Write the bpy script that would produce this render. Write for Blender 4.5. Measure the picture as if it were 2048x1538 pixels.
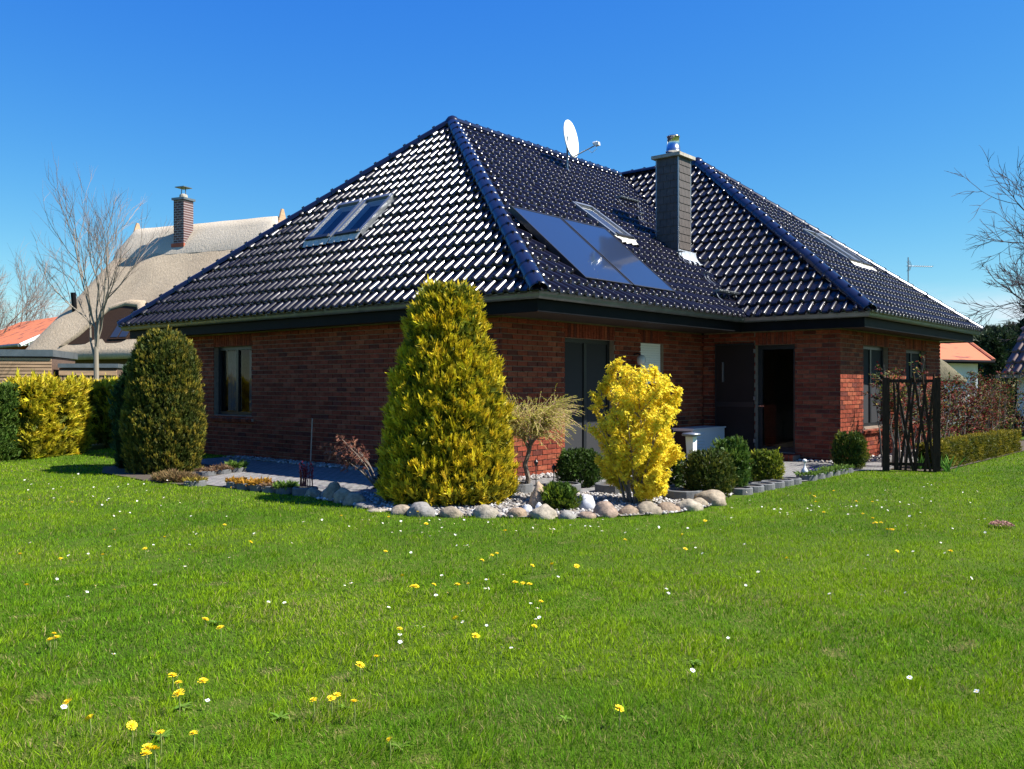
import bpy, bmesh, math, random
import numpy as np
from mathutils import Vector, Matrix, noise as mnoise

for o in list(bpy.data.objects):
    bpy.data.objects.remove(o, do_unlink=True)
SC = bpy.context.scene
COL = SC.collection
random.seed(7)
RNG = np.random.default_rng(7)

# ------------------------------------------------------------------ camera, sky, sun, exposure
cam_data = bpy.data.cameras.new('camera')
cam = bpy.data.objects.new('camera', cam_data)
COL.objects.link(cam)
cam.location = (7.697, -9.746, 1.45)
cam.rotation_euler = (math.pi / 2 + 0.001, 0, 0.699)
cam_data.sensor_width = 36
cam_data.lens = 36 * 1800 / 2048
cam_data.clip_start = 0.05
cam_data.clip_end = 3000
SC.camera = cam
CAM = Vector(cam.location)

SUN_DIR = Vector((0.74, 0.40, 1.0)).normalized()
SUN_EL = math.asin(SUN_DIR.z)
SUN_ROT = math.atan2(SUN_DIR.x, SUN_DIR.y)
world = bpy.data.worlds.new('World')
SC.world = world
world.use_nodes = True
nt = world.node_tree
nt.nodes.clear()
w_out = nt.nodes.new('ShaderNodeOutputWorld')
w_bg = nt.nodes.new('ShaderNodeBackground')
w_sky = nt.nodes.new('ShaderNodeTexSky')
w_sky.sky_type = 'NISHITA'
w_sky.sun_disc = False
w_sky.sun_elevation = SUN_EL
w_sky.sun_rotation = SUN_ROT
w_sky.altitude = 0
w_sky.air_density = 1.0
w_sky.dust_density = 0.0
w_sky.ozone_density = 3.0
w_bg.inputs['Strength'].default_value = 0.052
# a thin bank of cloud low over the horizon, all round
w_tc = nt.nodes.new('ShaderNodeTexCoord')
w_sep = nt.nodes.new('ShaderNodeSeparateXYZ')
nt.links.new(w_tc.outputs['Generated'], w_sep.inputs[0])
w_map = nt.nodes.new('ShaderNodeMapping')
w_map.inputs['Scale'].default_value = (1, 1, 4.5)
w_map.inputs['Location'].default_value = (0.55, 0.25, 0.0)
nt.links.new(w_tc.outputs['Generated'], w_map.inputs[0])
w_noise = nt.nodes.new('ShaderNodeTexNoise')
w_noise.inputs['Scale'].default_value = 3.2
w_noise.inputs['Detail'].default_value = 7
w_noise.inputs['Roughness'].default_value = 0.55
nt.links.new(w_map.outputs[0], w_noise.inputs['Vector'])
w_cr = nt.nodes.new('ShaderNodeValToRGB')
w_cr.color_ramp.elements[0].position = 0.45
w_cr.color_ramp.elements[1].position = 0.61
nt.links.new(w_noise.outputs['Fac'], w_cr.inputs[0])
w_band = nt.nodes.new('ShaderNodeMapRange')
w_band.inputs['From Min'].default_value = 0.105
w_band.inputs['From Max'].default_value = 0.060
nt.links.new(w_sep.outputs['Z'], w_band.inputs['Value'])
w_mul = nt.nodes.new('ShaderNodeMath')
w_mul.operation = 'MULTIPLY'
nt.links.new(w_cr.outputs['Color'], w_mul.inputs[0])
nt.links.new(w_band.outputs[0], w_mul.inputs[1])
# deepen the clear sky: one power curve per channel for the whole dome
w_spc = nt.nodes.new('ShaderNodeSeparateColor')
w_cmb = nt.nodes.new('ShaderNodeCombineColor')
nt.links.new(w_sky.outputs[0], w_spc.inputs[0])
for i_, (k_, e_) in enumerate(((1.50, 1.80), (1.20, 1.15), (0.90, 0.30))):
    m1 = nt.nodes.new('ShaderNodeMath'); m1.operation = 'MULTIPLY'; m1.inputs[1].default_value = 0.1
    m2 = nt.nodes.new('ShaderNodeMath'); m2.operation = 'POWER'; m2.inputs[1].default_value = e_
    m3 = nt.nodes.new('ShaderNodeMath'); m3.operation = 'MULTIPLY'; m3.inputs[1].default_value = 10*k_
    nt.links.new(w_spc.outputs[i_], m1.inputs[0]); nt.links.new(m1.outputs[0], m2.inputs[0]); nt.links.new(m2.outputs[0], m3.inputs[0])
    m4 = nt.nodes.new('ShaderNodeMath'); m4.operation = 'MULTIPLY'; m4.inputs[1].default_value = (1.0, 1.15, 2.2)[i_]
    m5 = nt.nodes.new('ShaderNodeMath'); m5.operation = 'MINIMUM'
    nt.links.new(w_spc.outputs[i_], m4.inputs[0]); nt.links.new(m3.outputs[0], m5.inputs[0]); nt.links.new(m4.outputs[0], m5.inputs[1])
    nt.links.new(m5.outputs[0], w_cmb.inputs[i_])
w_mix = nt.nodes.new('ShaderNodeMix')
w_mix.data_type = 'RGBA'
w_mix.inputs[7].default_value = (7.4, 7.8, 8.6, 1)
nt.links.new(w_mul.outputs[0], w_mix.inputs[0])
nt.links.new(w_cmb.outputs[0], w_mix.inputs[6])
nt.links.new(w_mix.outputs[2], w_bg.inputs['Color'])
nt.links.new(w_bg.outputs[0], w_out.inputs[0])

sun_data = bpy.data.lights.new('sun', 'SUN')
sun_data.energy = 5.0
sun_data.angle = math.radians(0.53)
sun_data.color = (1.0, 0.95, 0.87)
sun = bpy.data.objects.new('sun', sun_data)
COL.objects.link(sun)
sun.rotation_euler = SUN_DIR.to_track_quat('Z', 'Y').to_euler()
sun.location = (10, 5, 20)

vs = SC.view_settings
vs.view_transform = 'Standard'
vs.look = 'None'
vs.exposure = 1.18
vs.gamma = 1.0
vs.use_curve_mapping = False
SC.cycles.max_bounces = 6
SC.cycles.transparent_max_bounces = 12
SC.cycles.sample_clamp_indirect = 8.0

# ------------------------------------------------------------------ helpers
WM = {}
I4 = Matrix.Identity(4)

def place(o, parent=None, world=I4):
    COL.objects.link(o)
    if parent is not None:
        o.parent = parent
        o.matrix_parent_inverse = WM[parent].inverted()
    o.matrix_basis = world
    WM[o] = world.copy()
    return o

def empty(name, loc, label=None, cat=None, group=None):
    o = bpy.data.objects.new(name, None)
    o.empty_display_size = 0.2
    place(o, None, Matrix.Translation(Vector(loc)))
    if label:
        tag(o, label, cat, group)
    return o

def tag(o, label=None, cat=None, group=None, kind=None):
    if label: o['label'] = label
    if cat: o['category'] = cat
    if group: o['group'] = group
    if kind: o['kind'] = kind
    return o

class MB:
    """Collects simple shapes into one mesh."""
    def __init__(self):
        self.v, self.f, self.c, self.m = [], [], [], []
        self.col = (1, 1, 1)
        self.mi = 0
    def add(self, vs, fs):
        n = len(self.v)
        self.v.extend([tuple(p) for p in vs])
        for f in fs:
            self.f.append(tuple(i + n for i in f))
            self.m.append(self.mi)
        self.c.extend([self.col] * len(vs))
        return self
    def box(self, a, b):
        x0, y0, z0 = a; x1, y1, z1 = b
        return self.add([(x0,y0,z0),(x1,y0,z0),(x1,y1,z0),(x0,y1,z0),(x0,y0,z1),(x1,y0,z1),(x1,y1,z1),(x0,y1,z1)],
                 [(0,3,2,1),(4,5,6,7),(0,1,5,4),(1,2,6,5),(2,3,7,6),(3,0,4,7)])
    def obox(self, o, X, Y, Z, a, b):
        """box in an oriented frame: origin o, axes X Y Z, from a to b"""
        o, X, Y, Z = Vector(o), Vector(X), Vector(Y), Vector(Z)
        x0, y0, z0 = a; x1, y1, z1 = b
        P = [o + X*x + Y*y + Z*z for x, y, z in ((x0,y0,z0),(x1,y0,z0),(x1,y1,z0),(x0,y1,z0),(x0,y0,z1),(x1,y0,z1),(x1,y1,z1),(x0,y1,z1))]
        return self.add(P, [(0,3,2,1),(4,5,6,7),(0,1,5,4),(1,2,6,5),(2,3,7,6),(3,0,4,7)])
    def tube(self, pts, radii, n=6, cap=True):
        pts = [Vector(p) for p in pts]
        if not hasattr(radii, '__len__'): radii = [radii] * len(pts)
        vs = []; up = Vector((0.31, 0.17, 0.93)).normalized()
        for i, p in enumerate(pts):
            d = (pts[min(i+1, len(pts)-1)] - pts[max(i-1, 0)])
            d = d.normalized() if d.length > 1e-9 else Vector((0,0,1))
            a = d.cross(up)
            if a.length < 1e-3: a = d.cross(Vector((1,0,0)))
            a.normalize(); b = d.cross(a)
            for k in range(n):
                t = 2*math.pi*k/n
                vs.append(p + (a*math.cos(t) + b*math.sin(t)) * radii[i])
        fs = []
        for i in range(len(pts)-1):
            for k in range(n):
                fs.append((i*n+k, i*n+(k+1)%n, (i+1)*n+(k+1)%n, (i+1)*n+k))
        if cap:
            fs.append(tuple(range(n-1, -1, -1)))
            fs.append(tuple(range((len(pts)-1)*n, len(pts)*n)))
        return self.add(vs, fs)
    def lathe(self, prof, c=(0,0,0), n=16):
        c = Vector(c); vs = []
        for r, z in prof:
            for k in range(n):
                t = 2*math.pi*k/n
                vs.append((c.x + r*math.cos(t), c.y + r*math.sin(t), c.z + z))
        fs = []
        for i in range(len(prof)-1):
            for k in range(n):
                fs.append((i*n+k, i*n+(k+1)%n, (i+1)*n+(k+1)%n, (i+1)*n+k))
        fs.append(tuple(range(n-1, -1, -1)))
        fs.append(tuple(range((len(prof)-1)*n, len(prof)*n)))
        return self.add(vs, fs)
    def prism(self, poly, d):
        """polygon (3d points) extruded by the vector d"""
        d = Vector(d); poly = [Vector(p) for p in poly]; n = len(poly)
        vs = poly + [p + d for p in poly]
        return self.add(vs, [tuple(range(n-1,-1,-1)), tuple(range(n, 2*n))] + [(i, (i+1)%n, n+(i+1)%n, n+i) for i in range(n)])
    def mesh(self, name, mats, smooth=False):
        me = bpy.data.meshes.new(name)
        me.from_pydata(self.v, [], self.f)
        if not isinstance(mats, (list, tuple)): mats = [mats]
        for m in mats: me.materials.append(m)
        if len(mats) > 1: me.polygons.foreach_set('material_index', self.m)
        if smooth: me.polygons.foreach_set('use_smooth', [True]*len(self.f))
        ca = me.color_attributes.new('Col', 'FLOAT_COLOR', 'POINT')
        ca.data.foreach_set('color', np.column_stack([np.array(self.c, float).reshape(-1,3), np.ones(len(self.c))]).ravel())
        me.update()
        return me
    def obj(self, name, mats, parent=None, smooth=False, world=I4):
        return place(bpy.data.objects.new(name, self.mesh(name, mats, smooth)), parent, world)

def npmesh(name, V, F, col, mat, smooth=False):
    """V (n,3), F (m,3|4), col (n,3)"""
    V = np.ascontiguousarray(V, dtype=np.float32); F = np.ascontiguousarray(F, dtype=np.int32)
    me = bpy.data.meshes.new(name)
    k = F.shape[1]
    me.vertices.add(len(V)); me.vertices.foreach_set('co', V.ravel())
    me.loops.add(F.size); me.loops.foreach_set('vertex_index', F.ravel())
    me.polygons.add(len(F)); me.polygons.foreach_set('loop_start', np.arange(0, F.size, k, dtype=np.int32))
    if smooth: me.polygons.foreach_set('use_smooth', np.ones(len(F), dtype=bool))
    me.update(calc_edges=True)
    if col is not None:
        ca = me.color_attributes.new('Col', 'FLOAT_COLOR', 'POINT')
        ca.data.foreach_set('color', np.column_stack([col, np.ones(len(V))]).astype(np.float32).ravel())
    me.materials.append(mat)
    return me

def npobj(name, V, F, col, mat, parent=None, smooth=False):
    return place(bpy.data.objects.new(name, npmesh(name, V, F, col, mat, smooth)), parent)

# ------------------------------------------------------------------ materials
def newmat(name):
    m = bpy.data.materials.new(name); m.use_nodes = True
    t = m.node_tree; return m, t, t.nodes['Principled BSDF']

def mat(name, color, rough=0.6, metal=0.0, var=0.0, vscale=8.0, bump=0.0, bscale=40.0, attr=False, spec=0.5, color2=None, coat=0.0, stretch=None, detail=6):
    m, t, p = newmat(name)
    p.inputs['Roughness'].default_value = rough
    p.inputs['Metallic'].default_value = metal
    p.inputs['Specular IOR Level'].default_value = spec
    if coat:
        p.inputs['Coat Weight'].default_value = coat
        p.inputs['Coat Roughness'].default_value = 0.06
    c4 = tuple(color) + (1,)
    src = None
    if attr:
        a = t.nodes.new('ShaderNodeAttribute'); a.attribute_name = 'Col'
        src = a.outputs['Color']
    if var or color2 or bump:
        tc = t.nodes.new('ShaderNodeTexCoord')
        vec = tc.outputs['Object']
        if stretch:
            mp = t.nodes.new('ShaderNodeMapping'); mp.inputs['Scale'].default_value = stretch
            t.links.new(vec, mp.inputs[0]); vec = mp.outputs[0]
    if var or color2:
        n = t.nodes.new('ShaderNodeTexNoise'); n.inputs['Scale'].default_value = vscale; n.inputs['Detail'].default_value = detail
        t.links.new(vec, n.inputs['Vector'])
        r = t.nodes.new('ShaderNodeMapRange'); r.inputs['From Min'].default_value = 0.3; r.inputs['From Max'].default_value = 0.7
        t.links.new(n.outputs['Fac'], r.inputs['Value'])
        mx = t.nodes.new('ShaderNodeMix'); mx.data_type = 'RGBA'
        t.links.new(r.outputs[0], mx.inputs[0])
        if attr:
            mx.blend_type = 'MULTIPLY'; 
            mx.inputs[0].default_value = 1
            r.inputs['To Min'].default_value = 1 - var; r.inputs['To Max'].default_value = 1 + var
            t.links.remove(mx.inputs[0].links[0]); mx.inputs[0].default_value = 1
            cc = t.nodes.new('ShaderNodeCombineColor')
            for i in range(3): t.links.new(r.outputs[0], cc.inputs[i])
            t.links.new(src, mx.inputs[6]); t.links.new(cc.outputs[0], mx.inputs[7])
        else:
            c2 = color2 if color2 else tuple(min(1, x*(1+var)) for x in color)
            c1 = color if color2 else tuple(x*(1-var) for x in color)
            mx.inputs[6].default_value = tuple(c1)+(1,); mx.inputs[7].default_value = tuple(c2)+(1,)
        src = mx.outputs[2]
    if src is None: p.inputs['Base Color'].default_value = c4
    else: t.links.new(src, p.inputs['Base Color'])
    if bump:
        n2 = t.nodes.new('ShaderNodeTexNoise'); n2.inputs['Scale'].default_value = bscale; n2.inputs['Detail'].default_value = 5
        t.links.new(vec, n2.inputs['Vector'])
        b = t.nodes.new('ShaderNodeBump'); b.inputs['Strength'].default_value = bump; b.inputs['Distance'].default_value = 0.01
        t.links.new(n2.outputs['Fac'], b.inputs['Height']); t.links.new(b.outputs[0], p.inputs['Normal'])
    return m

def leafmat(name, trans=0.35, rough=0.55, spec=0.14):
    """leaf colour from the mesh's own colour attribute, part of the light passes through"""
    m, t, p = newmat(name)
    a = t.nodes.new('ShaderNodeAttribute'); a.attribute_name = 'Col'
    t.links.new(a.outputs['Color'], p.inputs['Base Color'])
    p.inputs['Roughness'].default_value = rough
    p.inputs['Specular IOR Level'].default_value = spec
    tr = t.nodes.new('ShaderNodeBsdfTranslucent')
    t.links.new(a.outputs['Color'], tr.inputs['Color'])
    mx = t.nodes.new('ShaderNodeMixShader'); mx.inputs[0].default_value = trans
    t.links.new(p.outputs[0], mx.inputs[1]); t.links.new(tr.outputs[0], mx.inputs[2])
    t.links.new(mx.outputs[0], t.nodes['Material Output'].inputs[0])
    return m

def glassmat(name, tint=(1,1,1), base=0.0):
    m, t, p = newmat(name)
    t.nodes.remove(p)
    tr = t.nodes.new('ShaderNodeBsdfTransparent'); tr.inputs[0].default_value = tuple(tint)+(1,)
    gl = t.nodes.new('ShaderNodeBsdfGlossy'); gl.inputs['Roughness'].default_value = 0.02
    fr = t.nodes.new('ShaderNodeFresnel'); fr.inputs[0].default_value = 1.28
    ad = t.nodes.new('ShaderNodeMath'); ad.operation = 'ADD'; ad.inputs[1].default_value = base; ad.use_clamp = True
    t.links.new(fr.outputs[0], ad.inputs[0])
    mx = t.nodes.new('ShaderNodeMixShader')
    t.links.new(ad.outputs[0], mx.inputs[0]); t.links.new(tr.outputs[0], mx.inputs[1]); t.links.new(gl.outputs[0], mx.inputs[2])
    t.links.new(mx.outputs[0], t.nodes['Material Output'].inputs[0])
    return m

M = {}
M['leaf'] = leafmat('leaf')
M['needle'] = leafmat('needle', 0.25, 0.55, 0.25)
M['petal'] = leafmat('petal', 0.35, 0.6, 0.2)
M['grass'] = leafmat('grass_blade', 0.38, 0.6, 0.06)
M['tile'] = mat('glazed_tile', (0.010, 0.009, 0.014), rough=0.24, spec=0.31, attr=False, var=0.25, vscale=3.0, bump=0.03, bscale=9)
M['ridge'] = mat('glazed_ridge', (0.009, 0.010, 0.024), rough=0.22, spec=0.6, bump=0.03, bscale=14)
M['brick'] = mat('brick_clay', (1,1,1), rough=0.85, spec=0.1, attr=True, var=0.35, vscale=16, bump=0.5, bscale=60, stretch=(1,1,2.2))
M['mortar'] = mat('mortar', (0.23,0.18,0.14), rough=0.9, spec=0.2, var=0.15, vscale=20, bump=0.3, bscale=120)
M['zinc'] = mat('zinc', (0.17,0.19,0.20), rough=0.42, metal=0.6, var=0.18, vscale=5, bump=0.05, bscale=12)
M['fascia'] = mat('fascia_board', (0.006,0.0065,0.008), rough=0.6, spec=0.08, var=0.2, vscale=4)
M['soffit_lit'] = mat('soffit_lit', (0.7,0.7,0.68), rough=0.6)  # paler copy of the soffit: bounced light put into its colour
M['soffit'] = mat('soffit_shaded', (0.03,0.02,0.015), rough=0.7, var=0.1, vscale=4)  # soffit colour darkened to stand for the shade under the eaves
M['deck'] = mat('roof_underlay', (0.012,0.012,0.018), rough=0.7)
M['valley'] = mat('valley_metal', (0.05,0.06,0.10), rough=0.35, metal=0.6)
M['frame'] = mat('dark_frame', (0.012,0.014,0.017), rough=0.4, spec=0.5)
M['screen'] = mat('screen_fabric', (0.036,0.037,0.040), rough=0.85, spec=0.1, var=0.06, vscale=300)
M['panelbrown'] = mat('door_panel', (0.022,0.015,0.014), rough=0.6, spec=0.15, var=0.1, vscale=3)
M['glass'] = glassmat('window_glass')
M['curtain'] = mat('curtain', (0.10,0.10,0.11), rough=0.9, var=0.1, vscale=10)
M['blind'] = mat('pale_blind', (0.42,0.46,0.42), rough=0.9)
M['room'] = mat('room_dark', (0.10,0.09,0.08), rough=0.9)
M['greyframe'] = mat('grey_aluminium', (0.25,0.27,0.29), rough=0.38, metal=0.7)
M['white'] = mat('white_paint', (0.78,0.79,0.77), rough=0.5)
M['lead'] = mat('lead_apron', (0.50,0.48,0.42), rough=0.6, var=0.2, vscale=15, bump=0.3, bscale=25)
M['collector'] = mat('collector_glass', (0.012,0.020,0.045), rough=0.36, spec=0.22, coat=0.9)
M['black'] = mat('black_metal', (0.008,0.008,0.010), rough=0.45)
M['steel'] = mat('stainless_steel', (0.62,0.64,0.66), rough=0.22, metal=1.0)
M['slate'] = mat('slate_shingle', (0.070,0.057,0.050), rough=0.6, var=0.18, vscale=9, bump=0.15, bscale=50)
M['concrete'] = mat('concrete', (0.11,0.113,0.115), rough=0.85, var=0.2, vscale=10, bump=0.5, bscale=60)
M['capstone'] = mat('cap_stone', (0.36,0.33,0.27), rough=0.85, var=0.3, vscale=14, bump=0.3, bscale=50)
M['dish'] = mat('dish_enamel', (0.80,0.80,0.78), rough=0.4)
M['bark'] = mat('bark', (0.16,0.13,0.10), rough=0.85, var=0.35, vscale=14, bump=0.5, bscale=40)
M['barkpale'] = mat('bark_pale', (0.26,0.23,0.19), rough=0.85, var=0.3, vscale=10, bump=0.4, bscale=30)
M['barkattr'] = mat('bark_twigs', (1,1,1), rough=0.85, attr=True, spec=0.2)
M['weathered'] = mat('weathered_wood', (0.040,0.023,0.014), rough=0.75, spec=0.1, var=0.4, vscale=12, stretch=(4,4,0.6), bump=0.3, bscale=30)
M['soil'] = mat('soil', (0.06,0.045,0.03), rough=0.95, var=0.4, vscale=30, bump=0.6, bscale=80)
# ------------------------------------------------------------------ the ground
def ground_mat():
    m, t, p = newmat('lawn_soil')
    tc = t.nodes.new('ShaderNodeTexCoord')
    n1 = t.nodes.new('ShaderNodeTexNoise'); n1.inputs['Scale'].default_value = 0.5; n1.inputs['Detail'].default_value = 8
    n2 = t.nodes.new('ShaderNodeTexNoise'); n2.inputs['Scale'].default_value = 60; n2.inputs['Detail'].default_value = 6
    t.links.new(tc.outputs['Object'], n1.inputs['Vector']); t.links.new(tc.outputs['Object'], n2.inputs['Vector'])
    ad = t.nodes.new('ShaderNodeMath'); ad.operation = 'MULTIPLY_ADD'; ad.inputs[1].default_value = 0.5
    t.links.new(n1.outputs['Fac'], ad.inputs[0]); 
    hf = t.nodes.new('ShaderNodeMath'); hf.operation = 'MULTIPLY'; hf.inputs[1].default_value = 0.5
    t.links.new(n2.outputs['Fac'], hf.inputs[0]); t.links.new(hf.outputs[0], ad.inputs[2])
    cr = t.nodes.new('ShaderNodeValToRGB'); e = cr.color_ramp.elements
    e[0].position = 0.33; e[0].color = (0.034, 0.058, 0.006, 1)
    e[1].position = 0.66; e[1].color = (0.085, 0.128, 0.010, 1)
    x = e.new(0.5); x.color = (0.055, 0.092, 0.008, 1)
    t.links.new(ad.outputs[0], cr.inputs[0]); t.links.new(cr.outputs[0], p.inputs['Base Color'])
    p.inputs['Roughness'].default_value = 0.95; p.inputs['Specular IOR Level'].default_value = 0.1
    b = t.nodes.new('ShaderNodeBump'); b.inputs['Strength'].default_value = 0.8; b.inputs['Distance'].default_value = 0.02
    t.links.new(n2.outputs['Fac'], b.inputs['Height']); t.links.new(b.outputs[0], p.inputs['Normal'])
    return m

mb = MB(); R_ = 900
mb.add([(-R_,-R_,0),(R_,-R_,0),(R_,R_,0),(-R_,R_,0)], [(0,1,2,3)])
tag(mb.obj('lawn', ground_mat()), kind='structure')

def patio_mat():
    m, t, p = newmat('patio_setts')
    tc = t.nodes.new('ShaderNodeTexCoord')
    br = t.nodes.new('ShaderNodeTexBrick')
    br.inputs['Scale'].default_value = 1.0
    br.inputs['Brick Width'].default_value = 0.16; br.inputs['Row Height'].default_value = 0.09
    br.inputs['Mortar Size'].default_value = 0.008
    br.inputs['Color1'].default_value = (0.22,0.20,0.18,1); br.inputs['Color2'].default_value = (0.155,0.145,0.135,1)
    br.inputs['Mortar'].default_value = (0.06,0.055,0.045,1)
    t.links.new(tc.outputs['Object'], br.inputs['Vector'])
    n = t.nodes.new('ShaderNodeTexNoise'); n.inputs['Scale'].default_value = 25; n.inputs['Detail'].default_value = 6
    t.links.new(tc.outputs['Object'], n.inputs['Vector'])
    mx = t.nodes.new('ShaderNodeMix'); mx.data_type = 'RGBA'; mx.blend_type = 'OVERLAY'; mx.inputs[0].default_value = 0.6
    t.links.new(br.outputs['Color'], mx.inputs[6]); t.links.new(n.outputs['Color'], mx.inputs[7])
    hs = t.nodes.new('ShaderNodeHueSaturation'); hs.inputs['Saturation'].default_value = 0.45
    t.links.new(mx.outputs[2], hs.inputs['Color'])
    t.links.new(hs.outputs[0], p.inputs['Base Color']); p.inputs['Roughness'].default_value = 0.9
    b = t.nodes.new('ShaderNodeBump'); b.inputs['Strength'].default_value = 0.6; b.inputs['Distance'].default_value = 0.01
    t.links.new(br.outputs['Fac'], b.inputs['Height']); b.invert = True
    t.links.new(b.outputs[0], p.inputs['Normal'])
    return m

# paved strip round the house, its outer edge, and the raised gravel bed on the corner
PATIO = [(-4.35,-2.62),(-1.9,-2.45),(-1.55,-1.9),(-0.4,-1.2),(0.6,-0.3),(1.5,1.1),(2.2,1.6),(2.25,3.2),(2.36,3.5),(2.36,5.6),(2.75,6.1),(2.75,14.5),(-8.3,14.5),(-8.3,-0.6),(-5.5,-1.0),(-5.2,-2.0)]
mb = MB(); mb.add([(x,y,0.012) for x,y in PATIO], [tuple(range(len(PATIO)))])
tag(mb.obj('patio', patio_mat()), kind='structure')
BED = [(-1.62,-2.60),(-1.1,-2.66),(-0.37,-2.80),(0.39,-2.78),(0.92,-2.53),(1.45,-2.20),(1.87,-1.84),(2.26,-1.41),(2.58,-0.83),(2.62,-0.07),(2.35,0.9),(2.2,1.7),(1.45,1.1),(0.5,-0.2),(-0.4,-1.1),(-1.55,-1.8)]
mb = MB(); mb.add([(x,y,0.020) for x,y in BED], [tuple(range(len(BED)))])
tag(mb.obj('gravel_bed', mat('gravel_base', (0.22,0.20,0.18), rough=0.95, var=0.4, vscale=60, bump=0.8, bscale=150)), kind='structure')
# soil strips under hedges and shrubs
for pts in ([(-5.2,-2.9),(-4.3,-2.85),(-5.1,-1.95),(-5.45,-1.1),(-7.9,-0.7),(-8.1,-2.2),(-7.0,-2.75)],
            [(2.70,6.25),(3.50,6.25),(3.58,12.6),(3.1,17.2),(1.8,17.2),(1.9,14.0),(2.3,13.0)]):
    mb = MB(); mb.add([(x,y,0.016) for x,y in pts], [tuple(range(len(pts)))])
    tag(mb.obj('planting_bed', M['soil']), kind='structure')

# ------------------------------------------------------------------ the house
He, HA, HB, HC, HD = 2.758, 11.924, 6.375, 2.354, 7.962
TP, TP2 = 0.745, 0.992
HE, GW = 5.957, 4.777
HZ = He + TP*HA/2
G1 = (HZ - He)/TP2
OX, OY, OX2, OY2 = 1.248, 0.659, 0.761, 0.647

house = empty('house', (-4.5, 6.5, 0), 'brick bungalow with glossy dark blue tiled hip roof and chimney', 'house')

def brickcol():
    r = random.random()
    if r < 0.10: c = (0.16, 0.046, 0.034)
    elif r < 0.28: c = (0.22, 0.052, 0.031)
    elif r < 0.5: c = (0.35, 0.098, 0.052)
    else: c = (0.30, 0.069, 0.038)
    k = random.uniform(0.58, 0.76)
    return tuple(x*k for x in c)

CH, BL, JT = 0.0833, 0.25, 0.014
ZT = 2.52           # top of the masonry
bricks = []         # (score, wall, size, matrix)
walls = []

def wall(o, d, n, L, openings):
    """o start, d along, n outward (all horizontal); openings (s0,s1,z0,z1)"""
    o, d, n = Vector((*o,0)), Vector((*d,0)), Vector((*n,0))
    U = Vector((0,0,1))
    mb = MB()
    e_ = 0.02
    ss = sorted({e_, L-e_, *[x for q in openings for x in q[:2]]})
    for s0, s1 in zip(ss, ss[1:]):
        z = 0.0
        for q in sorted([q for q in openings if q[0] <= s0+1e-6 and q[1] >= s1-1e-6], key=lambda q: q[2]):
            if q[2] - z > 0.01: mb.obox(o, d, -n, U, (s0,0.018,z), (s1,0.30,q[2]))
            z = q[3]
        if ZT - z > 0.01: mb.obox(o, d, -n, U, (s0,0.018,z), (s1,0.30,ZT))
    w = mb.obj('wall', M['mortar'], house)
    walls.append(w)
    nrow = int(ZT/CH)
    def put(s0, s1, z0, z1, proud=0.0):
        c = o + d*((s0+s1)/2) + U*((z0+z1)/2) + n*(proud + random.uniform(-0.0015,0.0015))
        v = CAM - c
        if v.dot(n) <= 0: sc = 0
        else: sc = (s1-s0)*(z1-z0)*v.normalized().dot(n)/v.length_squared
        bricks.append((sc, w, (s1-s0, z1-z0), c, d.copy(), n.copy()))
    for r in range(nrow):
        z0 = r*CH + JT/2; z1 = (r+1)*CH - JT/2
        s = -(r % 2)*BL/2 + random.choice((0, 0, 0.0))
        while s < L:
            a, b = max(s + JT/2, 0.0), min(s + BL - JT/2, L)
            segs = [(a, b)]
            for q in openings:
                top = q[3] + 0.245
                if z1 > q[2]+0.005 and z0 < top-0.005:
                    ns = []
                    for x, y in segs:
                        if y <= q[0] or x >= q[1]: ns.append((x, y))
                        else:
                            if q[0]-x > 0.02: ns.append((x, q[0]))
                            if y-q[1] > 0.02: ns.append((q[1], y))
                    segs = ns
            for x, y in segs:
                if y-x > 0.025: put(x, y, z0, z1)
            s += BL
    for q in openings:                      # soldier course over each opening
        k = max(1, round((q[1]-q[0])/CH)); ww = (q[1]-q[0])/k
        zt = min(q[3]+0.240, ZT)
        for i in range(k):
            if zt - q[3] > 0.05: put(q[0]+i*ww+JT/2, q[0]+(i+1)*ww-JT/2, q[3]+0.003, zt)
    return w

# openings along each wall
LW = HA - 2*OX
O_left = [(LW-6.55-1.42+0.0, LW-6.55, 0.84, 2.25)]      # measured from the far (left) end below
wl0 = (-HA+OX, OY)
left_open = [(-9.22-wl0[0], -7.84-wl0[0], 0.84, 2.25)]
w_left = wall(wl0, (1,0), (0,-1), LW, left_open)
main_open = [(2.26-OY, 3.76-OY, 0.06, 2.25), (4.62-OY, 5.47-OY, 1.0, 2.25)]
w_main = wall((-OX, OY), (0,1), (1,0), HB+OY2-OY, main_open)
wf_open = [(-0.10+OX, 0.72+OX, 0.15, 2.25)]
w_front = wall((-OX, HB+OY2), (1,0), (0,-1), HC-OX2+OX, wf_open)
yw = HB+OY2
wing_open = [(8.27-yw, 9.83-yw, 0.62, 2.25), (10.99-yw, 12.54-yw, 0.62, 2.25)]
w_wing = wall((HC-OX2, yw), (0,1), (1,0), HD-2*OY2, wing_open)
# plain rear walls close the box
mb = MB(); mb.box((-HA+OX, HB+HD-OY2-0.3, 0), (HC-OX2-0.302, HB+HD-OY2, ZT)); mb.box((-HA+OX, OY+0.302, 0), (-HA+OX+0.3, HB+HD-OY2-0.302, ZT))
mb.obj('wall', M['mortar'], house)
mb = MB(); mb.box((-HA+OX+0.31, OY+0.31, 0.0), (-OX-0.31, HB+HD-1.0, 0.05)); mb.obj('floor_slab', M['room'], house)

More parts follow.
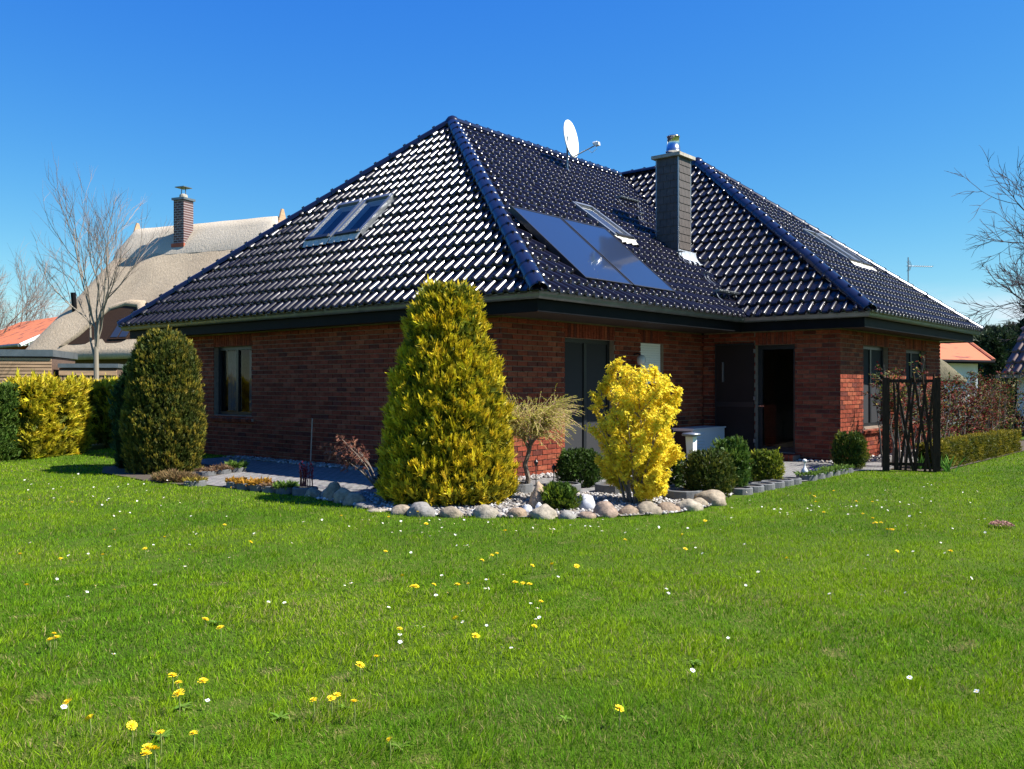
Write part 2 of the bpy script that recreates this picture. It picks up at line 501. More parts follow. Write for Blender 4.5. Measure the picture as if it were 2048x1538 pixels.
# the 300 bricks that show largest are objects, the others one mesh per wall
bricks.sort(key=lambda t: -t[0])
brick_meshes = {}
def brick_mesh(sx, sz, var):
    key = (round(sx,3), round(sz,3), var)
    if key not in brick_meshes:
        mb = MB(); mb.col = brickcol()
        mb.box((-sx/2,-0.02,-sz/2), (sx/2,0.0,sz/2))
        brick_meshes[key] = mb.mesh('brick', M['brick'])
    return brick_meshes[key]
rest = {}
for i, (sc, w, (sx, sz), c, d, n) in enumerate(bricks):
    if i < 300:
        me = brick_mesh(sx, sz, random.randrange(12))
        mw = Matrix((( d.x, -n.x, 0, c.x), (d.y, -n.y, 0, c.y), (0, 0, 1, c.z), (0,0,0,1)))
        mw = mw @ Matrix.Rotation(math.pi, 4, 'Z')
        place(bpy.data.objects.new('brick', me), w, mw)
    else:
        r = rest.setdefault(w, MB()); r.col = brickcol()
        r.obox(c, d, -n, (0,0,1), (-sx/2,0,-sz/2), (sx/2,0.02,sz/2))
for w, r in rest.items():
    tag(r.obj('brickwork', M['brick'], w), kind='stuff')

# --- windows and doors
def window(o, d, n, s0, s1, z0, z1, leaves=1, kind='screen', depth=0.12, fw=0.07, name='window'):
    o, d, n = Vector((*o,0)), Vector((*d,0)), Vector((*n,0)); U = Vector((0,0,1))
    mb = MB(); a, b = -depth, -depth-0.07
    f = lambda x0,x1,y0,y1: mb.obox(o, d, n, U, (x0,b,y0), (x1,a,y1))
    f(s0, s0+fw, z0, z1); f(s1-fw, s1, z0, z1); f(s0+fw, s1-fw, z1-fw, z1); f(s0+fw, s1-fw, z0, z0+fw)
    for k in range(1, leaves):
        m_ = s0 + (s1-s0)*k/leaves; f(m_-0.04, m_+0.04, z0+fw, z1-fw)
    root = mb.obj(name, M['frame'], house)
    for k in range(leaves):
        x0 = s0+fw if k == 0 else s0+(s1-s0)*k/leaves+0.04
        x1 = s1-fw if k == leaves-1 else s0+(s1-s0)*(k+1)/leaves-0.04
        pb = MB()
        if kind == 'screen':
            pb.obox(o, d, n, U, (x0,-depth-0.045,z0+fw), (x1,-depth-0.03,z1-fw))
            tag(pb.obj('screen', M['screen'], root), 'flat grey fabric screen')
        else:
            pb.add([o+d*x+n*(-depth-0.035)+U*z for x,z in ((x0,z0+fw),(x1,z0+fw),(x1,z1-fw),(x0,z1-fw))], [(0,1,2,3)])
            pb.obj('pane', M['glass'], root)
    return root, o, d, n
U3 = Vector((0,0,1))
root, o, d, n = window(wl0, (1,0), (0,-1), *left_open[0], leaves=2, kind='glass')
q = left_open[0]
for s0, s1 in ((q[0]+0.1, q[0]+0.62), (q[1]-0.5, q[1]-0.1)):    # curtains inside
    mb = MB(); N = 24; vs = []
    for i in range(N+1):
        s = s0+(s1-s0)*i/N; off = -0.30+0.03*math.sin(i*1.9)
        for z in (q[2]+0.08, q[3]-0.05): vs.append(o+d*s+n*off+U3*z)
    mb.add(vs, [(2*i, 2*i+2, 2*i+3, 2*i+1) for i in range(N)]); mb.obj('curtain', M['curtain'], root, smooth=True)
window((-OX, OY), (0,1), (1,0), *main_open[0], leaves=2, name='patio_door')
# window with its white roller shutter let down half way
root, o, d, n = window((-OX, OY), (0,1), (1,0), *main_open[1], kind='glass')
q = main_open[1]
for k in range(17):
    z1 = q[3]-0.005-k*0.045
    mb = MB(); mb.obox(o, d, n, U3, (q[0]+0.03,-0.085,z1-0.042), (q[1]-0.03,-0.07,z1))
    mb.obj('shutter_slat', M['white'], root)
q = wf_open[0]
root, o, d, n = window((-OX, HB+OY2), (1,0), (0,-1), *q, kind='glass', name='glass_door', depth=0.14, fw=0.09)
mb = MB(); mb.obox(o, d, n, U3, (q[0]+0.03,-0.14,1.03), (q[0]+0.05,-0.09,1.05)); mb.obox(o, d, n, U3, (q[0]+0.03,-0.10,1.03), (q[0]+0.15,-0.085,1.05)); mb.obj('handle', M['steel'], root)
# brown shutter leaf folded back against the brickwork beside the glass door
mb = MB(); x0, x1 = -0.95+OX, -0.11+OX
for z0, z1 in ((0.10, 1.02), (1.12, 2.26)):
    mb.obox(o, d, n, U3, (x0+0.03,0.012,z0), (x1,0.045,z1))
sh = mb.obj('door_shutter', M['panelbrown'], house)
tag(sh, 'brown panelled shutter leaf folded back against the bricks')
mb = MB(); mb.obox(o, d, n, U3, (x0,0.006,0.06), (x0+0.03,0.05,2.29)); mb.obox(o, d, n, U3, (x0+0.03,0.006,2.26), (x1,0.05,2.29)); mb.obox(o, d, n, U3, (x0+0.03,0.006,1.02), (x1,0.05,1.12)); mb.obox(o, d, n, U3, (x0+0.03,0.006,0.06), (x1,0.05,0.10))
mb.obj('shutter_frame', M['frame'], sh)
mb = MB(); mb.obox(o, d, n, U3, (x0+0.17,0.046,1.52), (x0+0.20,0.075,1.92)); mb.obj('handle', M['greyframe'], sh)
for z in (0.32, 1.16, 2.1):
    mb = MB(); mb.obox(o, d, n, U3, (x1+0.002,0.0,z), (x1+0.03,0.055,z+0.07)); mb.obj('hinge', M['greyframe'], sh)
window((HC-OX2, yw), (0,1), (1,0), *wing_open[0], leaves=2)
window((HC-OX2, yw), (0,1), (1,0), *wing_open[1], leaves=2)
# brick sills: a row of bricks on edge, sloping forward
def sill(o, d, n, s0, s1, z):
    o, d, n = Vector((*o,0)), Vector((*d,0)), Vector((*n,0))
    k = round((s1-s0+0.16)/CH)
    base = MB(); base.obox(o, d, n, U3, (s0-0.08,-0.13,z-0.11), (s1+0.08,0.03,z-0.055)); root = base.obj('sill', M['mortar'], house)
    a = 0.28; Y = n*math.cos(a) - U3*math.sin(a); Zv = n*math.sin(a) + U3*math.cos(a)
    for i in range(k):
        mb = MB(); mb.col = brickcol()
        mb.obox(o + d*(s0-0.08+i*CH) + U3*(z-0.012) - n*0.13, d, Y, Zv, (JT/2,0,-0.06), (CH-JT/2,0.205,0))
        mb.obj('sill_brick', M['brick'], root)
sill(wl0, (1,0), (0,-1), left_open[0][0], left_open[0][1], 0.84)
for q in wing_open: sill((HC-OX2, yw), (0,1), (1,0), q[0], q[1], 0.62)
# wall lamp beside the shuttered window
mb = MB(); mb.tube([(-OX,4.38,2.02),(-OX+0.10,4.38,2.04),(-OX+0.16,4.38,1.99)], 0.015, 6); wl = mb.obj('wall_lamp', M['black'], house)
mb = MB(); mb.lathe([(0.01,-0.10),(0.06,-0.085),(0.085,-0.03),(0.08,0.03),(0.05,0.075),(0.01,0.09)], (-OX+0.16,4.38,1.92), 14); mb.obj('lamp_globe', mat('frosted_globe', (0.5,0.5,0.5), rough=0.25), wl, smooth=True)
# brick doorstep
mb = MB(); mb.box((-0.25, HB+OY2-0.36, 0), (0.83, HB+OY2-0.012, 0.118)); st = mb.obj('doorstep', M['mortar'], house)
for i in range(13):
    mb = MB(); mb.col = brickcol(); x = -0.25 + i*CH
    mb.box((x+JT/2, HB+OY2-0.372, 0.12-0.10), (x+CH-JT/2, HB+OY2-0.012, 0.135)); mb.obj('step_brick', M['brick'], st)

# --- eaves: gutters, fascia, soffit
EAVE = [Vector((-HA,0,0)), Vector((0,0,0)), Vector((0,HB,0)), Vector((HC,HB,0)), Vector((HC,HB+HD,0)), Vector((-HA,HB+HD,0))]
def outn(i):
    d = (EAVE[(i+1)%6]-EAVE[i]).normalized(); return Vector((d.y,-d.x,0))
def mitre(i):
    n0, n1 = outn((i-1)%6), outn(i)
    return (n0+n1)/(1+n0.dot(n1))
prof = []                                   # (outward offset, height) of a half round gutter with a rolled lip
for k in range(9):
    t = math.pi*k/8
    prof.append((-0.075+0.068*math.cos(t), He-0.012-0.085*math.sin(t)))
lip = [(0.004,He+0.006),(0.008,He-0.004),(0.0,He-0.012)]
for i in range(6):
    a, b = EAVE[i], EAVE[(i+1)%6]; ma, mb_ = mitre(i), mitre((i+1)%6)
    g = MB()
    pr = lip + prof
    inner = [(o_+ (0.004 if k else 0), z+0.004) for k,(o_,z) in enumerate(prof)][::-1]
    full = pr + [(prof[-1][0], He+0.01)] 
    vs = [a+ma*o_+Vector((0,0,z)) for o_,z in full] + [b+mb_*o_+Vector((0,0,z)) for o_,z in full]
    K = len(full)
    g.add(vs, [(k, K+k, K+k+1, k+1) for k in range(K-1)])
    go = g.obj('gutter', M['zinc'], house, smooth=True)
    if i < 4:
        L = (b-a).length; d = (b-a).normalized(); n = outn(i)
        cnt = int(L/0.8)
        for k in range(cnt):
            s = (k+0.5)*L/cnt
            h = MB(); pts = [a+d*s+n*(o_*1.04+0.002)+Vector((0,0,z-0.004)) for o_,z in prof]
            vs = []
            for p_ in pts: vs += [p_-d*0.014, p_+d*0.014]
            h.add(vs, [(2*j,2*j+1,2*j+3,2*j+2) for j in range(len(pts)-1)])
            h.obox(a+d*s+n*0.006, d, n, U3, (-0.014,0,He-0.02), (0.014,0.006,He+0.012))
            h.obj('gutter_bracket', M['zinc'], go)
    f = MB(); z0, z1 = ZT-0.03, He-0.03
    A = [a+ma*-0.15, b+mb_*-0.15, b+mb_*-0.18, a+ma*-0.18]
    f.prism([Vector((p.x,p.y,z0)) for p in A], (0,0,z1-z0)); f.obj('fascia', M['fascia'], house)
s = MB()
ring_o = [EAVE[i]+mitre(i)*-0.181 for i in range(6)]
WALLC = [Vector((-HA+OX,OY,0)),Vector((-OX,OY,0)),Vector((-OX,HB+OY2,0)),Vector((HC-OX2,HB+OY2,0)),Vector((HC-OX2,HB+HD-OY2,0)),Vector((-HA+OX,HB+HD-OY2,0))]
ring_i = [p for p in WALLC]
vs = [Vector((p.x,p.y,ZT)) for p in ring_o+ring_i]
s.add(vs, [(i,(i+1)%6,6+(i+1)%6,6+i) for i in (0,1,2,3,5)])
s.obj('soffit', M['soffit'], house)
s = MB(); s.add([vs[4],vs[5],vs[11],vs[10]], [(0,1,2,3)]); s.obj('soffit', M['soffit_lit'], house)  # rear run painted pale, as if lit from below

# --- roof: deck, tiles, hip and ridge caps, valley
V3 = Vector
pA = V3((-HA,0,He)); pB = V3((0,0,He)); pC = V3((0,HB,He)); pD = V3((HC,HB,He)); pE = V3((HC,HB+HD,He)); pF = V3((-HA,HB+HD,He))
aM = V3((-HA/2,G1,HZ)); aJ = V3((-HA/2,HB+GW,HZ)); aW = V3((HC-HE,HB+GW,HZ))
FACES = {'F1':[pA,pB,aM], 'F2':[pB,pC,aJ,aM], 'F3':[pC,pD,aW,aJ], 'F4':[pD,pE,aW], 'F5':[pE,pF,aJ,aW], 'F6':[pF,pA,aM,aJ]}
mb = MB()
for k, poly in FACES.items():
    n = (poly[1]-poly[0]).cross(poly[-1]-poly[0]).normalized()
    mb.add([p - n*0.03 + V3((0,0,-0.004)) for p in poly], [tuple(range(len(poly)))])
roof = mb.obj('roof', M['deck'], house)

TW, TL = 0.215, 0.34
def tile_grid(w=TW, l=TL):
    """one interlocking pan tile: flat pan and a tall round roll, rounded lower nose; ~45 triangles"""
    xs, zs = [0.0, 0.30*w], [0.0, -0.003]
    for t, z in ((0,0.0),(0.13,0.027),(0.28,0.046),(0.5,0.054),(0.72,0.046),(0.87,0.027),(0.99,0.004)):
        xs.append((0.54+0.46*t)*w); zs.append(z)
    L = l + 0.045
    rows = [(0.0,-0.036), (0.013,-0.009), (0.034,0.0), (0.050,0.0), (L,-0.040)]
    tap = lambda x, j: x if j < 4 or x <= 0.31*w else 0.77*w+(x-0.77*w)*0.62
    V = [(tap(x,j), y, z*(0.84 if j == 0 else 1.02 if j == 1 else 1.06 if j < 4 else 0.54) + dz + 0.044) for j,(y,dz) in enumerate(rows) for x, z in zip(xs, zs)]
    n = len(xs)
    F = [(j*n+i, j*n+i+1, (j+1)*n+i+1, (j+1)*n+i) for j in range(4) for i in range(n-1)]
    return V, F
TV, TF = tile_grid()
tmb = MB(); tmb.add(TV, TF); TILE_ME = tmb.mesh('tile', M['tile'], smooth=True)
TVa = np.array(TV)

def clip_polys(V, F, planes):
    """clip quads against half planes (p, n) keep dot >= 0 ; python Sutherland-Hodgman"""
    out = []
    for f in F:
        poly = [V[i] for i in f]
        for p0, nn in planes:
            if not poly: break
            ds = [(q-p0).dot(nn) for q in poly]
            np_ = []
            for i in range(len(poly)):
                a, b, da, db = poly[i], poly[(i+1)%len(poly)], ds[i], ds[(i+1)%len(poly)]
                if da >= 0: np_.append(a)
                if (da >= 0) != (db >= 0): np_.append(a.lerp(b, da/(da-db)))
            poly = np_
        if len(poly) >= 3: out.append(poly)
    return out

HOLES = {  # skylights: face -> list of (u0,u1, s0,s1) along eave / up slope, filled below
    'F1': [], 'F2': [], 'F3': [], 'F4': []}
FR = {}
for k in ('F1','F2','F3','F4'):
    poly = FACES[k]; u = (poly[1]-poly[0]).normalized()
    n = u.cross(poly[-1]-poly[0]).normalized(); s = n.cross(u)
    FR[k] = (poly[0], u, s, n)
def fp(k, u, s, h=0.0):
    o, U_, S_, N_ = FR[k]; return o + U_*u + S_*s + N_*h
def uv(k, p):
    o, U_, S_, N_ = FR[k]; q = V3(p)-o; return q.dot(U_), q.dot(S_)
SKY = {'F1': [(-7.24,-6.41,1.56,2.43), (-6.35,-5.52,1.56,2.43)]}     # world x0,x1,y0,y1
sky_rects = []
for x0,x1,y0,y1 in SKY['F1']:
    k = 'F1'; u0 = x0+HA; u1 = x1+HA; s0 = y0*math.hypot(1,TP2); s1 = y1*math.hypot(1,TP2)
    sky_rects.append((k,u0,u1,s0,s1))
sl = math.hypot(1,TP)
sky_rects.append(('F2', 4.90, 5.62, 2.06*sl, 3.10*sl))
for y0,y1 in ((10.62,11.38),(11.44,12.20)):
    sky_rects.append(('F4', y0-HB, y1-HB, (HC-0.42)*sl, (HC+0.68)*sl))
for k,u0,u1,s0,s1 in sky_rects: HOLES[k].append((u0-0.02,u1+0.02,s0-0.05,s1+0.05))

cand = []; rest_tiles = MB()
for k in ('F1','F2','F3','F4'):
    o, U_, S_, N_ = FR[k]; poly = FACES[k]
    planes = []
    for i in range(len(poly)):
        a, b = poly[i], poly[(i+1)%len(poly)]
        nn = N_.cross(b-a).normalized()
        off = 0.0
        if i == 0: off = -0.03
        if (k == 'F2' and i == 1) or (k == 'F3' and i == 3): off = 0.045       # valley gap
        if abs(a.z-b.z) < 1e-4 and i: off = 0.03
        planes.append((a + nn*off, nn))
    us = [uv(k,p)[0] for p in poly]; smax = max(uv(k,p)[1] for p in poly)
    umin, umax = min(us), max(us)
    j = 0
    while j*TL < smax:
        s0 = j*TL - 0.03
        i = math.floor(umin/TW)
        while i*TW < umax:
            u0 = i*TW
            jit = random.uniform(-0.003,0.003); rot = random.uniform(-0.004,0.004); lift = random.uniform(0,0.003)
            P0 = fp(k, u0+jit, s0, lift)
            corners = [fp(k,u0,s0), fp(k,u0+TW,s0), fp(k,u0+TW,s0+TL), fp(k,u0,s0+TL)]
            ins = [all((c-p).dot(nn) >= -0.001 for c in corners) for p, nn in planes]
            outside = any(all((c-p).dot(nn) < 0 for c in corners) for p, nn in planes)
            uc, scn = u0+TW/2, s0+TL/2
            hole = any(a<=uc<=b and c_<=scn<=d_ for a,b,c_,d_ in HOLES[k])
            if not outside and not hole:
                mw = Matrix(((U_.x,S_.x,N_.x,P0.x),(U_.y,S_.y,N_.y,P0.y),(U_.z,S_.z,N_.z,P0.z),(0,0,0,1))) @ Matrix.Rotation(rot,4,'Z') @ Matrix.Rotation(random.gauss(0,0.016),4,'X') @ Matrix.Rotation(random.gauss(0,0.022),4,'Y')
                if all(ins):
                    v = CAM-P0; sc = max(0, v.normalized().dot(N_)+0.25)/v.length_squared
                    cand.append((sc, mw))
                else:
                    VV = [mw @ V3(p) for p in TV]
                    for pl in clip_polys(VV, TF, planes): rest_tiles.add(pl, [tuple(range(len(pl)))])
            i += 1
        j += 1
cand.sort(key=lambda t: -t[0])
for sc, mw in cand[:300]:
    place(bpy.data.objects.new('tile', TILE_ME), roof, mw)
A4 = np.column_stack([TVa, np.ones(len(TVa))])
tv, tf = [], []
for q, (sc, mw) in enumerate(cand[300:]):
    tv.append((A4 @ np.array(mw).T)[:, :3]); tf.append(np.array(TF) + q*len(TV))
tag(npobj('tile_field', np.vstack(tv), np.vstack(tf), np.ones((len(tv)*len(TV),3)), M['tile'], roof, smooth=True), kind='stuff')
tag(rest_tiles.obj('cut_tiles', M['tile'], roof, smooth=False), kind='stuff')

# hip and ridge caps
def cap_mesh(L=0.42, r0=0.138, r1=0.131):
    mb = MB(); n = 9; rows = [(0.0,r0*0.955,-0.006),(0.008,r0*1.0,0.0),(0.03,r0,0.0005),(L,r1,0.0)]
    vs = []
    for y, r, dz in rows:
        for i in range(n):
            t = math.pi*(i/(n-1)); vs.append((r*math.cos(t)*1.0, y, r*math.sin(t)*0.85+dz-0.02))
    mb.add(vs, [(j*n+i, j*n+i+1, (j+1)*n+i+1, (j+1)*n+i) for j in range(3) for i in range(n-1)])
    vs = [(0,0.0,-0.02)]
    return mb.mesh('ridge_tile', M['ridge'], smooth=True)
CAP_ME = cap_mesh()
cl = MB(); cl.box((-0.016,-0.012,0.09),(0.016,0.05,0.118)); cl.box((-0.009,-0.02,0.06),(0.009,-0.008,0.112))
CLIP_ME = cl.mesh('ridge_clip', M['ridge'])
def caps(a, b, n1, n2, start=0.0, end=0.0):
    d = (b-a); L = d.length; d.normalize()
    up = (n1+n2); up = (up - d*up.dot(d)).normalized(); x = d.cross(up)
    cnt = max(1, round((L-start-end)/0.375)); st = (L-start-end)/cnt
    for i in range(cnt):
        tilt = 0.012
        p = a + d*(start+i*st) + up*0.025
        dd = (d - up*tilt).normalized(); uu = x.cross(dd)
        mw = Matrix(((x.x,dd.x,uu.x,p.x),(x.y,dd.y,uu.y,p.y),(x.z,dd.z,uu.z,p.z),(0,0,0,1))) @ Matrix.Rotation(random.uniform(-0.01,0.01),4,'Z')
        o = place(bpy.data.objects.new('ridge_tile', CAP_ME), roof, mw)
        place(bpy.data.objects.new('ridge_clip', CLIP_ME), roof, mw)
NRM = {k: (p[1]-p[0]).cross(p[-1]-p[0]).normalized() for k,p in FACES.items()}
caps(pB, aM, NRM['F1'], NRM['F2'], 0.02, 0.05)
caps(pA, aM, NRM['F1'], NRM['F6'], 0.02, 0.05)
caps(aM, aJ, NRM['F2'], NRM['F6'], 0.05, 0.0)
caps(aW, aJ, NRM['F3'], NRM['F5'], 0.05, 0.0)
caps(pD, aW, NRM['F3'], NRM['F4'], 0.02, 0.05)
caps(pE, aW, NRM['F4'], NRM['F5'], 0.02, 0.05)
for p, dr in ((aM, (0.3,-0.5,0)), (aW, (0.5,-0.3,0))):       # dome pieces where three lines meet
    mb = MB(); mb.lathe([(0.185,-0.16),(0.18,-0.08),(0.15,0.02),(0.10,0.085),(0.04,0.115),(0.005,0.12)], p+V3((0,0,0.03)), 16)
    mb.obj('ridge_dome', M['ridge'], roof, smooth=True)
# valley
d = (aJ-pC).normalized(); nf2, nf3 = NRM['F2'], NRM['F3']
sx = d.cross(nf2).normalized(); s3 = nf3.cross(d).normalized()
mb = MB(); e2 = sx*(-0.16) if sx.y > 0 else sx*0.16; e3 = s3*0.16 if s3.x > 0 else s3*(-0.16)
mb.add([pC+e2+nf2*0.004, aJ+e2+nf2*0.004, aJ+V3((0,0,0.002)), pC+V3((0,0,0.002)), pC+e3+nf3*0.004, aJ+e3+nf3*0.004], [(0,3,2,1),(3,4,5,2)])
mb.obj('valley_gutter', M['valley'], roof)

# --- skylights
def skylight(k,u0,u1,s0,s1):
    mb = MB(); o, U_, S_, N_ = FR[k]
    P0 = V3(o)
    f = 0.075; h = 0.115
    B = lambda m,a,b: m.obox(P0,U_,S_,N_,a,b)
    B(mb,(u0,s0,0.0),(u0+f,s1,h)); B(mb,(u1-f,s0,0.0),(u1,s1,h)); B(mb,(u0+f,s1-f,0.0),(u1-f,s1,h+0.012))
    root = mb.obj('skylight', M['greyframe'], house)
    m2 = MB(); B(m2,(u0+f+0.001,s0-0.012,0.0),(u1-f-0.001,s0+0.07,h+0.02)); m2.obj('bottom_rail', M['frame'], root)
    m2 = MB(); m2.add([P0+U_*a_+S_*b_+N_*(h-0.03) for a_,b_ in ((u0+f,s0+0.07),(u1-f,s0+0.07),(u1-f,s1-f),(u0+f,s1-f))], [(0,1,2,3)]); m2.obj('pane', M['glass'], root)
    # the white lining of the shaft under the glass
    m2 = MB(); z = -0.10; a0,a1,b0,b1 = u0+f+0.03,u1-f-0.03,s0+0.10,s1-f-0.03; t = 0.02
    B(m2,(a0-t,b0,z),(a0,b1,h-0.05)); B(m2,(a1,b0,z),(a1+t,b1,h-0.05)); B(m2,(a0,b0-t,z),(a1,b0,h-0.05)); B(m2,(a0,b1,z),(a1,b1+t,h-0.05))
    m2.obj('lining', M['white'], root)
    m2 = MB(); B(m2,(a0,b0,z-0.02),(a1,b1,z)); m2.obj('blind', M['blind'], root)
    # lead apron dressed over the rolls below
    m2 = MB(); nx = 18; vs = []
    for i in range(nx+1):
        u = u0-0.02+(u1-u0+0.04)*i/nx; zz = 0.045+0.024*math.cos(2*math.pi*(u/TW-0.72))
        vs += [P0+U_*u+S_*(s0+0.0)+N_*0.09, P0+U_*u+S_*(s0-0.09)+N_*(zz+0.02), P0+U_*u+S_*(s0-0.16-0.02*math.cos(2*math.pi*(u/TW-0.72)))+N_*(zz+0.006)]
    m2.add(vs, [(3*i+j,3*i+j+1,3*i+j+4,3*i+j+3) for i in range(nx) for j in (0,1)]); m2.obj('apron', M['lead'], root, smooth=True)
for r in sky_rects: skylight(*r)

# --- chimney with slate cladding
cx0, cx1, cy0, cy1, cz0, cz1 = -2.44, -1.89, 7.15, 7.68, 3.9, 6.33
mb = MB(); mb.box((cx0,cy0,cz0),(cx1,cy1,cz1)); chim = mb.obj('chimney', M['slate'], house)
def slates(face):
    rows = 14; rh = (cz1-4.05)/rows
    for j in range(rows):
        z0 = 4.05 + j*rh; ncol = 3; W_ = (cy1-cy0-0.05) if face == 'x' else (cx1-cx0-0.05)
        off = 0.5 if j % 2 else 0.0
        cols = []
        x = 0.0; ww = W_/ncol
        xs = [0.0] + [ww*(q+off) for q in range(ncol+1) if 0.02 < ww*(q+off) < W_-0.02] + [W_]
        for a, b in zip(xs, xs[1:]):
            m_ = MB(); t0, t1 = 0.016, 0.004; g = 0.003
            if face == 'x':
                y0, y1 = cy0+0.025+a+g, cy0+0.025+b-g
                m_.add([(cx1,y0,z0),(cx1,y1,z0),(cx1+t0,y1,z0-0.012),(cx1+t0,y0,z0-0.012),(cx1,y0,z0+rh),(cx1,y1,z0+rh),(cx1+t1,y1,z0+rh),(cx1+t1,y0,z0+rh)],[(0,1,2,3),(3,2,6,7),(2,1,5,6),(0,3,7,4)])
            else:
                x0_, x1_ = cx0+0.025+a+g, cx0+0.025+b-g
                m_.add([(x0_,cy0,z0),(x1_,cy0,z0),(x1_,cy0-t0,z0-0.012),(x0_,cy0-t0,z0-0.012),(x0_,cy0,z0+rh),(x1_,cy0,z0+rh),(x1_,cy0-t1,z0+rh),(x0_,cy0-t1,z0+rh)],[(1,0,3,2),(2,3,7,6),(1,2,6,5),(3,0,4,7)])
            m_.obj('shingle', M['slate'], chim)
slates('x'); slates('y')
for x,y in ((cx1-0.022,cy0-0.006),(cx1-0.022,cy1-0.02),(cx0-0.004,cy0-0.006)):
    mb = MB(); mb.box((x,y,4.0),(x+0.028,y+0.028,cz1)); mb.obj('corner_strip', M['greyframe'], chim)
mb = MB(); mb.box((cx0-0.075,cy0-0.075,cz1),(cx1+0.075,cy1+0.075,cz1+0.07)); mb.obj('cap_slab', M['capstone'], chim)
ccx, ccy, zc = (cx0+cx1)/2, (cy0+cy1)/2, cz1+0.07
mb = MB(); mb.lathe([(0.085,0),(0.085,0.11)],(ccx,ccy,zc),20); mb.obj('flue_pipe', M['steel'], chim, smooth=True)
mb = MB(); mb.lathe([(0.10,0.035),(0.165,0.10),(0.168,0.115),(0.155,0.118),(0.125,0.42),(0.142,0.425),(0.145,0.44),(0.12,0.455),(0.03,0.465)],(ccx,ccy,zc),24); mb.obj('cowl', M['steel'], chim, smooth=True)
# flashing skirt on the roof at the chimney foot
mb = MB(); nx = 16; vs = []
o, U_, S_, N_ = FR['F2']
u0,_ = uv('F2',(0,cy0-0.1,0)); u1,_ = uv('F2',(0,cy1+0.12,0)); sF = -cx1*math.hypot(1,TP)
for i in range(nx+1):
    u = u0+(u1-u0)*i/nx; w_ = math.cos(2*math.pi*(u/TW-0.72))
    vs += [o+U_*u+S_*(sF+0.05)+N_*0.16, o+U_*u+S_*(sF-0.03)+N_*0.09, o+U_*u+S_*(sF-0.20)+N_*(0.052+0.024*w_), o+U_*u+S_*(sF-0.29-0.02*w_)+N_*(0.045+0.024*w_)]
mb.add(vs, [(4*i+j,4*i+j+1,4*i+j+5,4*i+j+4) for i in range(nx) for j in range(3)]); mb.obj('flashing', mat('flashing_metal',(0.45,0.5,0.55),rough=0.4,metal=0.5), chim, smooth=True)

# --- sweep's steps up the roof and two tread grates
def roof_step(u, s, w=0.17, name='roof_step'):
    o, U_, S_, N_ = FR['F2']; P0 = o + U_*u + S_*s
    H_ = V3((1,0,0))
    mb = MB(); base = P0 + N_*0.17
    mb.obox(base, U_, H_, U3, (-w/2,-0.07,0), (w/2,0.07,0.014))
    if w > 0.4:
        k = int(w/0.07)
        for i in range(k): mb.obox(base, U_, H_, U3, (-w/2+i*w/k,-0.07,-0.03), (-w/2+i*w/k+0.012,0.07,-0.0005))
    root = mb.obj(name, M['greyframe'], house)
    for e in (-w/2+0.015, w/2-0.015):
        m2 = MB(); q = P0+U_*e
        m2.tube([q+N_*0.17, q+N_*0.13-S_*0.03, q+N_*0.085-S_*0.12, q+N_*0.075-S_*0.3], 0.008, 5); m2.obj('bracket', M['greyframe'], root)
for x, y in ((-3.25,7.62),(-2.52,7.22),(-1.80,6.88),(-1.12,6.72)):
    roof_step(uv('F2',(0,y,0))[0], -x*sl)
roof_step(uv('F2',(0,8.25,0))[0], 3.95*sl, 0.85, 'roof_tread')
roof_step(uv('F2',(0,6.42,0))[0], 0.52*sl, 0.85, 'roof_tread')
# ------------------------------------------------------------------ things on the roof
def collector(y0, y1, label):
    T0 = V3((-1.78,0,4.39)); B0 = V3((-0.28,0,3.10))
    S_ = (T0-B0); L = S_.length; S_.normalize(); U_ = V3((0,1,0)); N_ = U_.cross(S_).normalized()
    if N_.z < 0: N_ = -N_
    root = empty('solar_collector', (-1.0,(y0+y1)/2,3.55), label, 'solar panel', 'solar collectors on the roof')
    O = V3((B0.x,0,B0.z))
    mb = MB(); f = 0.025
    mb.obox(O,U_,S_,N_,(y0,0,-0.10),(y1,f,0)); mb.obox(O,U_,S_,N_,(y0,L-f,-0.10),(y1,L,0)); mb.obox(O,U_,S_,N_,(y0,f,-0.10),(y0+f,L-f,0)); mb.obox(O,U_,S_,N_,(y1-f,f,-0.10),(y1,L-f,0))
    mb.obox(O,U_,S_,N_,(y0+f,f,-0.098),(y1-f,L-f,-0.09))
    mb.obj('casing', M['black'], root)
    mb = MB(); mb.obox(O,U_,S_,N_,(y0+f,f,-0.02),(y1-f,L-f,-0.006)); mb.obj('glass_cover', M['collector'], root)
    for yy in (y0+0.2, y1-0.2):
        for s_ in (0.25, L-0.25):
            mb = MB(); p = O+U_*yy+S_*s_
            mb.tube([p-N_*0.10, p-V3(NRM['F2'])*0.30], 0.02, 6); mb.obj('mount_bracket', M['greyframe'], root)
    mb = MB(); p = O+U_*(y0+0.1)+S_*(L-0.1)-N_*0.08
    mb.tube([p, p+S_*0.25-N_*0.05, p+S_*0.40-N_*0.2], 0.018, 6); mb.obj('pipe', M['black'], root)
    return root
collector(1.50, 2.84, 'flat blue solar collector nearest the front hip of the roof')
collector(2.88, 4.22, 'flat blue solar collector overlapping the skylight, nearer the chimney')

